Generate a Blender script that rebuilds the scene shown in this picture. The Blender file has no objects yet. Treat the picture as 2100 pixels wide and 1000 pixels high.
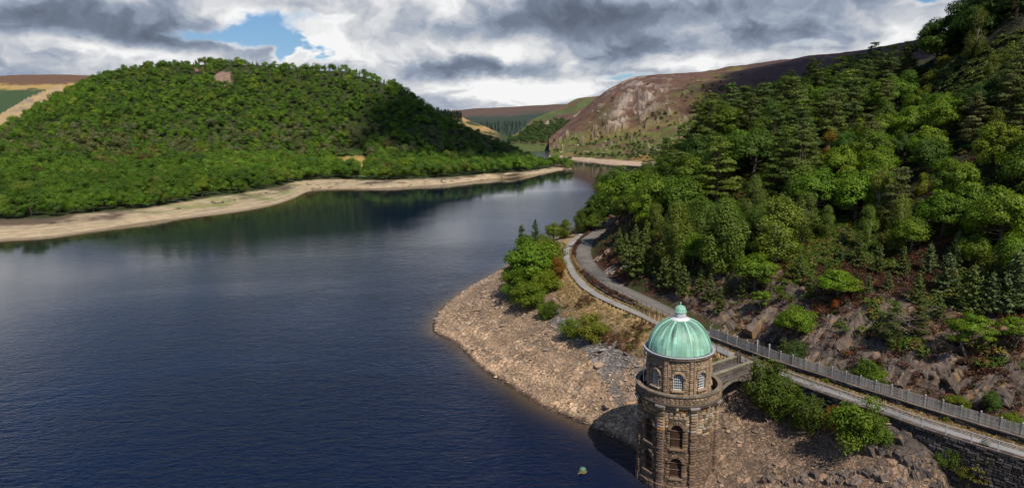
import bpy, bmesh, math, random
import numpy as np
from mathutils import Matrix, Vector

# ------------------------------------------------------------------ camera, sky, sun, exposure
SC = bpy.context.scene
COL = SC.collection
R_ = math.radians
CAM_H, PITCH, ROLL, FPX = 39.0, R_(10.0), R_(-0.8), 1400.0
_c, _s = math.cos(PITCH), math.sin(PITCH)
_cr, _sr = math.cos(ROLL), math.sin(ROLL)
UP0 = np.array([0, _s, _c]); RT0 = np.array([1.0, 0, 0]); FW = np.array([0, _c, -_s])
CRT = _cr * RT0 + _sr * UP0
CUP = -_sr * RT0 + _cr * UP0
cam_d = bpy.data.cameras.new("camera")
cam_d.sensor_width = 36.0; cam_d.lens = 24.0
cam_d.clip_start = 0.5; cam_d.clip_end = 30000
cam = bpy.data.objects.new("camera", cam_d)
COL.objects.link(cam)
cam.matrix_world = Matrix(((CRT[0], CUP[0], -FW[0], 0), (CRT[1], CUP[1], -FW[1], 0), (CRT[2], CUP[2], -FW[2], CAM_H), (0, 0, 0, 1)))
SC.camera = cam

SUN_EL = R_(53.0)
SUN_DIR = np.array([0.45, -0.893, 0.0]) * math.cos(SUN_EL) + np.array([0, 0, math.sin(SUN_EL)])
sun_d = bpy.data.lights.new("sun", 'SUN'); sun_d.energy = 5.0; sun_d.angle = R_(0.5); sun_d.color = (1.0, 0.93, 0.82)
sun = bpy.data.objects.new("sun", sun_d); COL.objects.link(sun)
sun.rotation_euler = Vector(SUN_DIR).to_track_quat('Z', 'Y').to_euler()
SC.view_settings.view_transform = 'Standard'; SC.view_settings.look = 'None'
SC.view_settings.exposure = 0.0; SC.view_settings.gamma = 1.0; SC.view_settings.use_curve_mapping = False
SC.cycles.max_bounces = 5; SC.cycles.diffuse_bounces = 2; SC.cycles.glossy_bounces = 2
SC.cycles.transmission_bounces = 2; SC.cycles.transparent_max_bounces = 8
SC.cycles.caustics_reflective = False; SC.cycles.caustics_refractive = False
SC.cycles.sample_clamp_indirect = 4.0


def ray(px, py):
    d = FW * FPX + CRT * (px - 1050.0) - CUP * (py - 500.0)
    return d / FPX                       # per metre of camera depth


def W(px, py, z=0.0):                    # the point at height z seen along a sight line
    d = ray(px, py)
    t = (z - CAM_H) / d[2]
    return np.array([d[0] * t, d[1] * t, z])


def D(px, py, Y):                        # the point at ground distance Y along a sight line
    d = ray(px, py)
    t = Y / d[1]
    return np.array([d[0] * t, Y, CAM_H + d[2] * t])


def project(P):
    P = np.asarray(P, float) - np.array([0, 0, CAM_H])
    z = P @ FW
    return np.stack([1050 + FPX * (P @ CRT) / z, 500 - FPX * (P @ CUP) / z], -1), z


# ---- node helpers
class NT:
    def __init__(self, tree):
        self.t = tree; self.n = tree.nodes; self.l = tree.links

    def new(self, typ, **kw):
        nd = self.n.new(typ)
        for k, v in kw.items():
            if k == 'ins':
                for kk, vv in v.items():
                    self.put(nd, kk, vv)
            else:
                setattr(nd, k, v)
        return nd

    def put(self, nd, key, v):
        sock = nd.inputs[key]
        if isinstance(v, bpy.types.NodeSocket):
            self.l.new(v, sock)
        else:
            if getattr(sock, 'type', '') == 'RGBA' and hasattr(v, '__len__') and len(v) == 3:
                v = (*v, 1.0)
            sock.default_value = v

    def math(self, op, a, b=None, c=None, clamp=False):
        nd = self.new('ShaderNodeMath', operation=op, use_clamp=clamp)
        self.put(nd, 0, a)
        if b is not None: self.put(nd, 1, b)
        if c is not None: self.put(nd, 2, c)
        return nd.outputs[0]

    def mix(self, f, a, b, typ='MIX', clamp=False):
        nd = self.new('ShaderNodeMix', data_type='RGBA', blend_type=typ)
        nd.clamp_factor = True
        self.put(nd, 0, f); self.put(nd, 6, a); self.put(nd, 7, b)
        return nd.outputs[2]

    def noise(self, vec, scale, detail=4, rough=0.55, dist=0.0, out=0, dims='3D'):
        nd = self.new('ShaderNodeTexNoise', noise_dimensions=dims)
        if vec is not None: self.put(nd, 'Vector', vec)
        self.put(nd, 'Scale', scale); self.put(nd, 'Detail', detail); self.put(nd, 'Roughness', rough); self.put(nd, 'Distortion', dist)
        return nd.outputs[out]

    def ramp(self, f, stops, interp='LINEAR'):
        nd = self.new('ShaderNodeValToRGB')
        nd.color_ramp.interpolation = interp
        el = nd.color_ramp.elements
        while len(el) < len(stops): el.new(0.5)
        for e, (p, c) in zip(el, stops):
            e.position = p; e.color = (*c, 1) if len(c) == 3 else c
        self.put(nd, 0, f)
        return nd.outputs[0]

    def maprange(self, v, a, b, c=0.0, d=1.0, smooth=True):
        nd = self.new('ShaderNodeMapRange', interpolation_type='SMOOTHSTEP' if smooth else 'LINEAR')
        for k, x in zip((0, 1, 2, 3, 4), (v, a, b, c, d)): self.put(nd, k, x)
        return nd.outputs[0]

    def vmul(self, v, s):
        nd = self.new('ShaderNodeVectorMath', operation='MULTIPLY')
        self.put(nd, 0, v); self.put(nd, 1, s)
        return nd.outputs[0]


# ---- the sky: Nishita with cumulus painted on it by direction
def build_world():
    w = bpy.data.worlds.new("World"); SC.world = w; w.use_nodes = True
    N = NT(w.node_tree); N.n.clear()
    out = N.new('ShaderNodeOutputWorld'); bg = N.new('ShaderNodeBackground')
    N.l.new(bg.outputs[0], out.inputs[0])
    bg.inputs['Strength'].default_value = 0.1
    sky = N.new('ShaderNodeTexSky', sky_type='NISHITA')
    sky.sun_disc = False; sky.sun_elevation = SUN_EL
    sky.sun_rotation = math.atan2(SUN_DIR[0], SUN_DIR[1])
    sky.air_density = 1.0; sky.dust_density = 0.6; sky.ozone_density = 1.6
    tc = N.new('ShaderNodeTexCoord')
    sep = N.new('ShaderNodeSeparateXYZ'); N.l.new(tc.outputs['Generated'], sep.inputs[0])
    x, y, z = sep.outputs
    az = N.math('MULTIPLY', N.math('ARCTAN2', x, y), 57.2958)          # degrees east of the valley axis
    el = N.math('MULTIPLY', N.math('ARCSINE', z), 57.2958)
    # flatten towards the horizon so that far clouds are thin bands
    elc = N.math('MAXIMUM', el, -1.0)
    v = N.math('MULTIPLY', N.math('LOGARITHM', N.math('ADD', elc, 5.5), 2.718), 16.0)
    cv = N.new('ShaderNodeCombineXYZ'); N.put(cv, 0, az); N.put(cv, 1, N.math('MULTIPLY', v, 1.25)); N.put(cv, 2, 7.3)
    P = cv.outputs[0]
    wn = N.new('ShaderNodeSeparateColor'); N.put(wn, 0, N.noise(P, 0.16, 4, 0.6, out=1))
    wx = N.math('SUBTRACT', wn.outputs[0], 0.5); wy = N.math('SUBTRACT', wn.outputs[1], 0.5)
    cv2 = N.new('ShaderNodeCombineXYZ')
    N.put(cv2, 0, N.math('MULTIPLY_ADD', wx, 7.0, az)); N.put(cv2, 1, N.math('MULTIPLY', N.math('MULTIPLY_ADD', wy, 4.5, v), 1.0)); N.put(cv2, 2, 3.1)
    P2 = cv2.outputs[0]
    big = N.noise(P2, 0.07, 3, 0.5)
    fine = N.noise(P2, 0.15, 6, 0.56)
    bill = N.math('SUBTRACT', 1.0, N.math('MULTIPLY', N.math('ABSOLUTE', N.math('SUBTRACT', N.noise(P2, 0.34, 4, 0.55), 0.5)), 3.2))   # rounded billows
    azj = N.math('MULTIPLY_ADD', wx, 11.0, az)
    elj = N.math('MULTIPLY_ADD', wy, 3.0, N.math('MULTIPLY_ADD', N.math('SUBTRACT', fine, 0.5), 2.4, el))

    def blob(a, e, wa, we, tilt=0.0):
        da = N.math('SUBTRACT', azj, a)
        dx = N.math('MULTIPLY', da, 1.0 / wa)
        dy = N.math('MULTIPLY', N.math('MULTIPLY_ADD', da, -tilt, N.math('SUBTRACT', elj, e)), 1.0 / we)
        r2 = N.math('MULTIPLY_ADD', dx, dx, N.math('MULTIPLY', dy, dy))
        return N.math('POWER', 0.3679, r2)

    def total(lst):
        acc = None
        for (a, e, wa, we, tl, k) in lst:
            b = blob(a, e, wa, we, tl)
            acc = N.math('MULTIPLY', b, k) if acc is None else N.math('MULTIPLY_ADD', b, k, acc)
        return acc
    holes = total(SKY_HOLES)                                             # open blue holes
    tone = N.math('MULTIPLY', total(SKY_TONE), 0.95)                                               # dark bases and lit tops
    hi = N.maprange(el, 10.5, 19.0, 0.0, 0.62)                           # the sky clears overhead
    cover = N.math('MULTIPLY_ADD', fine, 0.55, N.math('MULTIPLY_ADD', big, 0.6, 0.25))
    cover = N.math('SUBTRACT', N.math('SUBTRACT', cover, holes), hi)
    mask = N.maprange(cover, 0.42, 0.62)
    sh = N.math('MULTIPLY_ADD', bill, 0.20, N.math('MULTIPLY_ADD', fine, 1.55, -0.37))
    sh = N.math('ADD', sh, N.math('MULTIPLY', N.math('SUBTRACT', big, 0.5), -0.5))
    sh = N.math('ADD', sh, tone)
    edge = N.maprange(cover, 0.48, 0.72, 0.25, 0.0)                      # thin edges are bright
    sh = N.math('ADD', sh, edge)
    colr = N.ramp(sh, CLOUD_RAMP)
    skyc = N.vmul(sky.outputs[0], SKY_TINT)
    low = N.maprange(el, -2.0, 3.0, 0.6, 0.0)
    skyc2 = N.mix(low, skyc, (5.0, 5.6, 6.4))
    res = N.mix(mask, skyc2, colr)
    N.l.new(res, bg.inputs['Color'])


CLOUD_RAMP = [(0.0, (1.15, 1.4, 1.9)), (0.22, (1.8, 2.2, 2.95)), (0.42, (3.2, 3.75, 4.7)), (0.62, (5.9, 6.1, 6.5)), (0.85, (9.2, 9.25, 9.2))]
SKY_TINT = (0.62, 0.80, 1.0)


def sky_at(px, py):
    d = ray(px, py); d = d / np.linalg.norm(d)
    return math.degrees(math.atan2(d[0], d[1])), math.degrees(math.asin(d[2]))


def sky_blobs(rows):
    o = []
    for (px, py, wx, wy, tl, k) in rows:
        a, e = sky_at(px, py)
        o.append((a, e, wx / 24.4 * 0.85, wy / 24.4, tl, k))
    return o


# angular layout of the cloud field (azimuth, elevation, half-widths, tilt, weight)
SKY_HOLES = sky_blobs([(550, 62, 95, 38, -0.12, 0.66), (440, 68, 90, 14, 0.0, 0.36), (700, 38, 100, 16, 0.0, 0.36), (605, 98, 36, 24, 0.0, 0.45), (1640, 95, 90, 12, 0.05, 0.30),
                       (1300, 165, 60, 12, 0, 0.30), (1880, 5, 60, 12, 0, 0.4), (1100, 205, 120, 8, 0, 0.15)])
SKY_TONE = sky_blobs([(170, 45, 190, 40, -0.10, -0.55), (360, 70, 90, 22, 0, -0.25), (40, 70, 90, 25, -0.1, -0.25), (1110, 45, 260, 38, 0.0, -0.58), (920, 135, 130, 20, 0.0, -0.42),
                      (1600, 75, 170, 26, 0.06, -0.38), (1310, 112, 110, 14, 0.1, -0.36), (1420, 20, 200, 30, 0, -0.20), (1200, 150, 190, 12, 0, -0.2), (1100, 215, 160, 7, 0, -0.12),
                      (690, 90, 80, 36, 0, 0.42), (310, 112, 190, 20, -0.12, 0.45), (130, 85, 70, 18, 0, 0.28), (990, 100, 120, 24, 0, 0.32), (1000, 180, 210, 18, 0, 0.42), (460, 30, 40, 25, 0, 0.18),
                      (1190, 190, 90, 10, 0, 0.15), (1480, 130, 170, 15, 0, 0.40), (1850, 55, 110, 26, 0, 0.32), (1650, 20, 110, 16, 0, 0.10)])
build_world()

# ------------------------------------------------------------------ general helpers
rng = np.random.default_rng(11)


def vnoise(x, y, seed=0):
    xi = np.floor(x).astype(np.int64); yi = np.floor(y).astype(np.int64)
    xf = x - xi; yf = y - yi

    def h(a, b):
        n = (a * 374761393 + b * 668265263 + seed * 974711) & 0x7fffffff
        n = ((n ^ (n >> 13)) * 1274126177) & 0x7fffffff
        return ((n ^ (n >> 16)) & 0xffff) / 65535.0
    u = xf * xf * xf * (xf * (xf * 6 - 15) + 10); v = yf * yf * yf * (yf * (yf * 6 - 15) + 10)
    return (h(xi, yi) * (1 - u) + h(xi + 1, yi) * u) * (1 - v) + (h(xi, yi + 1) * (1 - u) + h(xi + 1, yi + 1) * u) * v


def fbm(x, y, scale, octv=5, seed=0, gain=0.5):
    a, s, t, f = 1.0, 0.0, 0.0, 1.0 / scale
    for k in range(octv):
        s = s + a * (vnoise(x * f + 17.3 * k, y * f - 9.1 * k, seed + k) - 0.5); t += a
        a *= gain; f *= 2.03
    return s / t * 2.0


def smooth(e0, e1, x):
    t = np.clip((x - e0) / (e1 - e0), 0, 1)
    return t * t * (3 - 2 * t)


def in_poly(x, y, poly):
    x = np.asarray(x, float); y = np.asarray(y, float)
    res = np.zeros(x.shape, bool)
    n = len(poly); j = n - 1
    for i in range(n):
        xi, yi = poly[i][:2]; xj, yj = poly[j][:2]
        if yi != yj:
            c = ((yi > y) != (yj > y)) & (x < (xj - xi) * (y - yi) / (yj - yi) + xi)
            res ^= c
        j = i
    return res


def pl_dist(x, y, pl):
    """distance to a polyline and arc length of the nearest point"""
    pl = np.asarray(pl, float)[:, :2]
    best = np.full(np.shape(x), 1e9); arc = np.zeros(np.shape(x)); acc = 0.0
    for a, b in zip(pl[:-1], pl[1:]):
        d = b - a; L = np.hypot(*d)
        if L < 1e-6: continue
        t = np.clip(((x - a[0]) * d[0] + (y - a[1]) * d[1]) / (L * L), 0, 1)
        q = np.hypot(x - a[0] - t * d[0], y - a[1] - t * d[1])
        m = q < best
        best = np.where(m, q, best); arc = np.where(m, acc + t * L, arc)
        acc += L
    return best, arc


def resample(pl, step):
    pl = np.asarray(pl, float)
    seg = np.linalg.norm(np.diff(pl[:, :2], axis=0), axis=1)
    s = np.concatenate([[0], np.cumsum(seg)])
    n = max(2, int(round(s[-1] / step)) + 1)
    q = np.linspace(0, s[-1], n)
    return np.stack([np.interp(q, s, pl[:, k]) for k in range(pl.shape[1])], 1)


def smooth_pl(pl, it=3, step=1.0):
    pl = resample(pl, step)
    for _ in range(it):
        q = pl.copy(); q[1:-1] = (pl[:-2] + 2 * pl[1:-1] + pl[2:]) / 4; pl = q
    return pl


def offset_pl(pl, d):
    """shift a polyline sideways: positive to the right of its direction"""
    t = np.gradient(pl[:, :2], axis=0); t /= np.linalg.norm(t, axis=1)[:, None] + 1e-9
    o = pl.copy(); o[:, 0] += t[:, 1] * d; o[:, 1] -= t[:, 0] * d
    return o


def tag(o, label=None, cat=None, group=None, kind=None):
    if label: o['label'] = label
    if cat: o['category'] = cat
    if group: o['group'] = group
    if kind: o['kind'] = kind
    return o


def mesh_np(name, V, F, mat, parent=None, col=None, smooth_shade=False, extra=None, link=True, loc=None):
    V = np.asarray(V, np.float32); me = bpy.data.meshes.new(name)
    if isinstance(F, np.ndarray):
        k = F.shape[1]
        me.vertices.add(len(V)); me.vertices.foreach_set('co', V.ravel())
        me.loops.add(F.size); me.loops.foreach_set('vertex_index', F.astype(np.int32).ravel())
        me.polygons.add(len(F)); me.polygons.foreach_set('loop_start', np.arange(0, F.size, k, dtype=np.int32))
        me.polygons.foreach_set('loop_total', np.full(len(F), k, np.int32))
        me.update(calc_edges=True)
    else:
        me.from_pydata(V.tolist(), [], F)
    if col is not None:
        c = np.asarray(col, np.float32)
        if c.shape[1] == 3: c = np.concatenate([c, np.ones((len(c), 1), np.float32)], 1)
        a = me.color_attributes.new('Col', 'FLOAT_COLOR', 'POINT'); a.data.foreach_set('color', c.ravel())
    for k, v in (extra or {}).items():
        v = np.asarray(v, np.float32)
        if v.shape[1] == 3: v = np.concatenate([v, np.ones((len(v), 1), np.float32)], 1)
        a = me.color_attributes.new(k, 'FLOAT_COLOR', 'POINT'); a.data.foreach_set('color', v.ravel())
    if smooth_shade and len(me.polygons):
        me.polygons.foreach_set('use_smooth', np.ones(len(me.polygons), bool))
    me.materials.append(mat)
    o = bpy.data.objects.new(name, me)
    if link: COL.objects.link(o)
    if parent is not None: o.parent = parent
    if loc is not None: o.location = loc
    return o


class MB:
    """collects pieces that become one mesh"""
    def __init__(self):
        self.V = []; self.F = []; self.C = []; self.n = 0

    def add(self, V, F, c=(1, 1, 1)):
        V = np.asarray(V, float)
        self.V.append(V); self.F += [tuple(int(i) + self.n for i in f) for f in F]
        c = np.asarray(c, float)
        self.C.append(np.tile(c, (len(V), 1)) if c.ndim == 1 else c)
        self.n += len(V)
        return self

    def box(self, o, ex, ey, ez, c=(1, 1, 1)):
        """parallelepiped from corner o along three edge vectors"""
        o, ex, ey, ez = (np.asarray(k, float) for k in (o, ex, ey, ez))
        V = [o, o + ex, o + ex + ey, o + ey, o + ez, o + ex + ez, o + ex + ey + ez, o + ey + ez]
        return self.add(V, [(0, 3, 2, 1), (4, 5, 6, 7), (0, 1, 5, 4), (1, 2, 6, 5), (2, 3, 7, 6), (3, 0, 4, 7)], c)

    def cbox(self, c0, sx, sy, sz, ang=0.0, c=(1, 1, 1)):
        ca, sa = math.cos(ang), math.sin(ang)
        ex = np.array([ca, sa, 0]) * sx; ey = np.array([-sa, ca, 0]) * sy; ez = np.array([0, 0, sz])
        return self.box(np.asarray(c0, float) - ex / 2 - ey / 2, ex, ey, ez, c)

    def tube(self, pts, r, n=6, c=(1, 1, 1), cap=True):
        pts = np.asarray(pts, float); m = len(pts)
        r = np.full(m, r) if np.isscalar(r) else np.asarray(r, float)
        V = []
        for i in range(m):
            t = pts[min(i + 1, m - 1)] - pts[max(i - 1, 0)]; t /= np.linalg.norm(t) + 1e-9
            a = np.cross(t, [0, 0, 1] if abs(t[2]) < 0.9 else [1, 0, 0]); a /= np.linalg.norm(a); b = np.cross(t, a)
            for k in range(n):
                th = 2 * math.pi * k / n
                V.append(pts[i] + r[i] * (math.cos(th) * a + math.sin(th) * b))
        F = [(i * n + k, i * n + (k + 1) % n, (i + 1) * n + (k + 1) % n, (i + 1) * n + k) for i in range(m - 1) for k in range(n)]
        if cap: F += [tuple(range(n - 1, -1, -1)), tuple((m - 1) * n + k for k in range(n))]
        return self.add(V, F, c)

    def lathe(self, prof, cx, cy, n=64, c=(1, 1, 1)):
        V = [];  m = len(prof)
        for (r, z) in prof:
            for k in range(n):
                a = 2 * math.pi * k / n
                V.append((cx + r * math.cos(a), cy + r * math.sin(a), z))
        F = [(i * n + k, i * n + (k + 1) % n, (i + 1) * n + (k + 1) % n, (i + 1) * n + k) for i in range(m - 1) for k in range(n)]
        return self.add(V, F, c)

    def build(self, name, mat, parent=None, smooth_shade=False, loc=None):
        V = np.concatenate(self.V); C = np.concatenate(self.C)
        return mesh_np(name, V, self.F, mat, parent, C, smooth_shade, loc=loc)


def empty(name, loc, label=None, cat=None, group=None):
    o = bpy.data.objects.new(name, None); COL.objects.link(o); o.location = loc
    o.empty_display_size = 0.3
    return tag(o, label, cat, group)


def unparented_to(o, root):
    """keep a child's world coordinates under an Empty"""
    o.parent = root
    o.matrix_parent_inverse = Matrix.Translation(-Vector(root.location))
    return o

# ------------------------------------------------------------------ materials
def new_mat(name):
    m = bpy.data.materials.new(name); m.use_nodes = True
    N = NT(m.node_tree); N.n.clear()
    out = N.new('ShaderNodeOutputMaterial'); b = N.new('ShaderNodeBsdfPrincipled')
    N.l.new(b.outputs[0], out.inputs[0])
    b.inputs['Specular IOR Level'].default_value = 0.25
    return m, N, b, out


def attr(N, name, typ='GEOMETRY'):
    nd = N.new('ShaderNodeAttribute', attribute_name=name, attribute_type=typ)
    return nd


def objco(N):
    return N.new('ShaderNodeTexCoord').outputs['Object']


def mat_vc(name, rough=0.85, var=0.25, vscale=3.0, bump=0.0, bscale=8.0, spec=0.25, metal=0.0, detail=5):
    """vertex colour, broken up by noise, with grain"""
    m, N, b, out = new_mat(name)
    co = objco(N)
    c = attr(N, 'Col').outputs['Color']
    n1 = N.noise(co, vscale, detail, 0.6)
    f = N.math('ADD', N.math('MULTIPLY', N.math('SUBTRACT', n1, 0.5), var * 3.0), 1.0)
    N.put(b, 'Base Color', N.vmul(c, f))
    N.put(b, 'Roughness', rough); N.put(b, 'Specular IOR Level', spec); N.put(b, 'Metallic', metal)
    if bump > 0:
        bp = N.new('ShaderNodeBump'); N.put(bp, 'Strength', 0.8); N.put(bp, 'Distance', bump)
        N.put(bp, 'Height', N.noise(co, bscale, 6, 0.65)); N.l.new(bp.outputs[0], b.inputs['Normal'])
    return m


def mat_ground():
    """terrain: colour and kind come from attributes; red = loose stone, green = bedded rock, blue = plants"""
    m, N, b, out = new_mat('ground_surface')
    co = objco(N)
    col = attr(N, 'Col').outputs['Color']
    ms = N.new('ShaderNodeSeparateColor'); N.l.new(attr(N, 'Mask').outputs['Color'], ms.inputs[0])
    st, rk, vg = ms.outputs[0], ms.outputs[1], ms.outputs[2]
    wr = N.noise(co, 1.1, 5, 0.7, out=1)
    wv = N.new('ShaderNodeVectorMath', operation='MULTIPLY_ADD'); N.put(wv, 0, wr); N.put(wv, 1, (1.5, 1.5, 1.5)); N.put(wv, 2, co)
    flat = N.vmul(wv.outputs[0], (1.0, 1.0, 0.7))
    # stones of two sizes
    v1 = N.new('ShaderNodeTexVoronoi', feature='F1'); N.put(v1, 'Vector', flat); N.put(v1, 'Scale', 1.25)
    e1 = N.new('ShaderNodeTexVoronoi', feature='DISTANCE_TO_EDGE'); N.put(e1, 'Vector', flat); N.put(e1, 'Scale', 1.25)
    v2 = N.new('ShaderNodeTexVoronoi', feature='F1'); N.put(v2, 'Vector', flat); N.put(v2, 'Scale', 3.6)
    e2 = N.new('ShaderNodeTexVoronoi', feature='DISTANCE_TO_EDGE'); N.put(e2, 'Vector', flat); N.put(e2, 'Scale', 3.6)
    sel = N.maprange(N.noise(co, 0.14, 4, 0.6), 0.44, 0.56)
    bw = lambda s: N.new('ShaderNodeRGBToBW', ins={0: s}).outputs[0]
    cellv = N.math('ADD', N.math('MULTIPLY', bw(v1.outputs['Color']), N.math('SUBTRACT', 1.0, sel)), N.math('MULTIPLY', bw(v2.outputs['Color']), sel))
    edge1 = N.maprange(e1.outputs['Distance'], 0.01, 0.09); edge2 = N.maprange(e2.outputs['Distance'], 0.01, 0.10)
    edge = N.math('ADD', N.math('MULTIPLY', edge1, N.math('SUBTRACT', 1.0, sel)), N.math('MULTIPLY', edge2, sel))
    nbig = N.noise(co, 0.25, 6, 0.6); nfin = N.noise(co, 3.5, 6, 0.65)
    tone = N.math('ADD', 0.55, N.math('MULTIPLY', cellv, 0.9))
    tone = N.math('MULTIPLY', tone, N.math('ADD', 0.62, N.math('MULTIPLY', edge, 0.38)))
    tone = N.math('ADD', N.math('MULTIPLY', tone, st), N.math('SUBTRACT', 1.0, st))
    # bedded slate: thin layers dipping across the slope
    mp = N.new('ShaderNodeMapping'); N.put(mp, 'Vector', co); mp.inputs['Rotation'].default_value = (R_(18), R_(38), R_(-30)); mp.inputs['Scale'].default_value = (0.22, 0.5, 4.0)
    strata = N.noise(mp.outputs[0], 0.9, 7, 0.68, 0.4)
    mp2 = N.new('ShaderNodeMapping'); N.put(mp2, 'Vector', co); mp2.inputs['Rotation'].default_value = (R_(18), R_(38), R_(-30)); mp2.inputs['Scale'].default_value = (0.6, 1.0, 1.6)
    blocky = N.new('ShaderNodeTexVoronoi', feature='DISTANCE_TO_EDGE'); N.put(blocky, 'Vector', mp2.outputs[0]); N.put(blocky, 'Scale', 0.55)
    crack = N.maprange(N.math('ADD', blocky.outputs['Distance'], N.math('MULTIPLY', N.math('SUBTRACT', nfin, 0.5), 0.25)), -0.02, 0.05)
    rt = N.math('MULTIPLY', N.maprange(strata, 0.28, 0.72, 0.45, 1.5), N.math('ADD', 0.8, N.math('MULTIPLY', crack, 0.2)))
    rt = N.math('ADD', N.math('MULTIPLY', rt, rk), N.math('SUBTRACT', 1.0, rk))
    grain = N.math('ADD', N.math('MULTIPLY', N.math('SUBTRACT', nfin, 0.5), 0.9), N.math('ADD', 0.5, N.math('MULTIPLY', nbig, 1.0)))
    tot = N.math('MULTIPLY', N.math('MULTIPLY', tone, rt), grain)
    hue = N.mix(N.math('MULTIPLY', st, 0.5), (1, 1, 1), N.ramp(cellv, [(0.2, (0.82, 0.9, 1.05)), (0.5, (1.0, 1.0, 1.0)), (0.8, (1.15, 1.02, 0.86))]))
    cc = N.vmul(N.vmul(col, tot), hue)
    N.put(b, 'Base Color', cc); N.put(b, 'Roughness', 0.9); N.put(b, 'Specular IOR Level', 0.2)
    h = N.math('ADD', N.math('MULTIPLY', N.math('MULTIPLY', edge, 0.16), st), N.math('MULTIPLY', N.math('MULTIPLY', cellv, 0.14), st))
    h = N.math('ADD', h, N.math('MULTIPLY', N.math('MULTIPLY', strata, 0.9), rk))
    h = N.math('ADD', h, N.math('MULTIPLY', N.math('MULTIPLY', crack, 0.25), rk))
    h = N.math('ADD', h, N.math('MULTIPLY', nfin, 0.10))
    h = N.math('ADD', h, N.math('MULTIPLY', N.math('MULTIPLY', N.noise(co, 1.6, 5, 0.7), 0.5), vg))
    bp = N.new('ShaderNodeBump'); N.put(bp, 'Strength', 0.9); N.put(bp, 'Distance', 1.0); N.put(bp, 'Height', h)
    N.l.new(bp.outputs[0], b.inputs['Normal'])
    return m


def mat_leaf(name, mode, transl=0.33, rough=0.55, var=0.22):
    """leaves: colour of the plant (object colour, or the scattered plant's own tint) times the leaf's own shade"""
    m, N, b, out = new_mat(name)
    if mode == 'object':
        base = N.new('ShaderNodeObjectInfo').outputs['Color']
    else:
        base = attr(N, 'tint', 'INSTANCER').outputs['Color']
    lf = attr(N, 'Col').outputs['Color']
    c = N.vmul(base, lf)
    N.put(b, 'Base Color', c); N.put(b, 'Roughness', rough); N.put(b, 'Specular IOR Level', 0.22)
    tr = N.new('ShaderNodeBsdfTranslucent'); N.put(tr, 'Color', N.vmul(c, (1.25, 1.25, 0.6)))
    mx = N.new('ShaderNodeMixShader'); N.put(mx, 0, transl)
    N.l.new(b.outputs[0], mx.inputs[1]); N.l.new(tr.outputs[0], mx.inputs[2]); N.l.new(mx.outputs[0], out.inputs[0])
    return m


def mat_water():
    m, N, b, out = new_mat('reservoir_water')
    co = objco(N)
    sh = attr(N, 'Col').outputs['Color']
    N.put(b, 'Base Color', sh)
    N.put(b, 'Specular IOR Level', 0.29); N.put(b, 'IOR', 1.33)
    # gusts: long streaks of calmer and rougher water
    gust = N.noise(N.vmul(co, (0.010, 0.022, 1.0)), 1.0, 5, 0.6, 0.6)
    g = N.maprange(gust, 0.34, 0.60, 0.45, 1.0)
    lee = attr(N, 'Lee').outputs['Fac']
    g = N.math('MULTIPLY', g, lee)
    N.put(b, 'Roughness', N.math('ADD', 0.03, N.math('MULTIPLY', g, 0.10)))
    w1 = N.noise(N.vmul(co, (0.75, 1.5, 1.0)), 1.0, 4, 0.62, 0.5)
    w2 = N.noise(N.vmul(co, (0.16, 0.33, 1.0)), 1.0, 3, 0.55, 0.8)
    h = N.math('ADD', N.math('MULTIPLY', w1, 0.30), N.math('MULTIPLY', w2, 0.40))
    bp = N.new('ShaderNodeBump'); N.put(bp, 'Distance', 1.0); N.put(bp, 'Height', N.math('MULTIPLY', h, 1.0)); N.put(bp, 'Strength', N.math('MULTIPLY', g, 0.95))
    N.l.new(bp.outputs[0], b.inputs['Normal'])
    return m


M_GROUND = mat_ground()
M_LEAF = mat_leaf('leaves', 'object')
M_LEAF_S = mat_leaf('leaves_scattered', 'inst', 0.20)
M_NEEDLE = mat_leaf('needles', 'object', 0.12, 0.6)
M_BARK = mat_vc('bark', 0.9, 0.3, 6.0, 0.03, 12.0)
M_STONE = mat_vc('rough_stone', 0.9, 0.28, 4.5, 0.05, 9.0)
M_WALL = mat_vc('dark_stone', 0.9, 0.38, 2.2, 0.05, 7.0)
M_COPPER = mat_vc('green_copper', 0.5, 0.12, 1.6, 0.004, 5.0, 0.4)
M_LEAD = mat_vc('pale_lead', 0.5, 0.06, 3.0, 0.0, 5.0, 0.4)
M_PAINT = mat_vc('weathered_paint', 0.6, 0.10, 4.0, 0.0, 5.0, 0.3)
M_WOOD = mat_vc('grey_wood', 0.85, 0.22, 6.0, 0.006, 30.0)
M_STEEL = mat_vc('galvanised_steel', 0.45, 0.08, 8.0, 0.0, 5.0, 0.5, 0.35)
M_ROAD = mat_vc('road_surface', 0.92, 0.10, 1.2, 0.01, 25.0)
M_ROCK_S = mat_vc('loose_rock', 0.9, 0.25, 2.5, 0.05, 6.0)

# ------------------------------------------------------------------ lines of the place (metres)
SHORE = np.array([(48, 12), (36, 32), (28.5, 50), (22.5, 61), (20.5, 66.0), (17.0, 70.0), (15.2, 74.0), (14.4, 77.0)] +
                 [tuple(W(*p, 0)[:2]) for p in [(1245, 893), (1180, 864), (1100, 829), (1045, 792), (1000, 768), (962, 733), (935, 702), (905, 690), (887, 684), (887, 662), (897, 642), (920, 618), (955, 594), (990, 575), (1040, 545)]] +
                 [(2, 196), (8, 216), (18, 240), (33, 275), (50, 310), (85, 345), (150, 380), (260, 420)])
SHORE_S = smooth_pl(SHORE, 3, 1.5)
TRAIL_OUT = np.array([tuple(W(*p, 10.2)[:2]) for p in [(1186, 478), (1165, 495), (1151, 514), (1150, 532), (1164, 561), (1184, 587), (1213, 607), (1261, 630), (1309, 650), (1341, 667), (1400, 693), (1475, 726), (1530, 749), (1605, 779), (1718, 820), (1837, 860), (1880, 877), (1968, 905), (2088, 942), (2240, 988)]])
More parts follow.
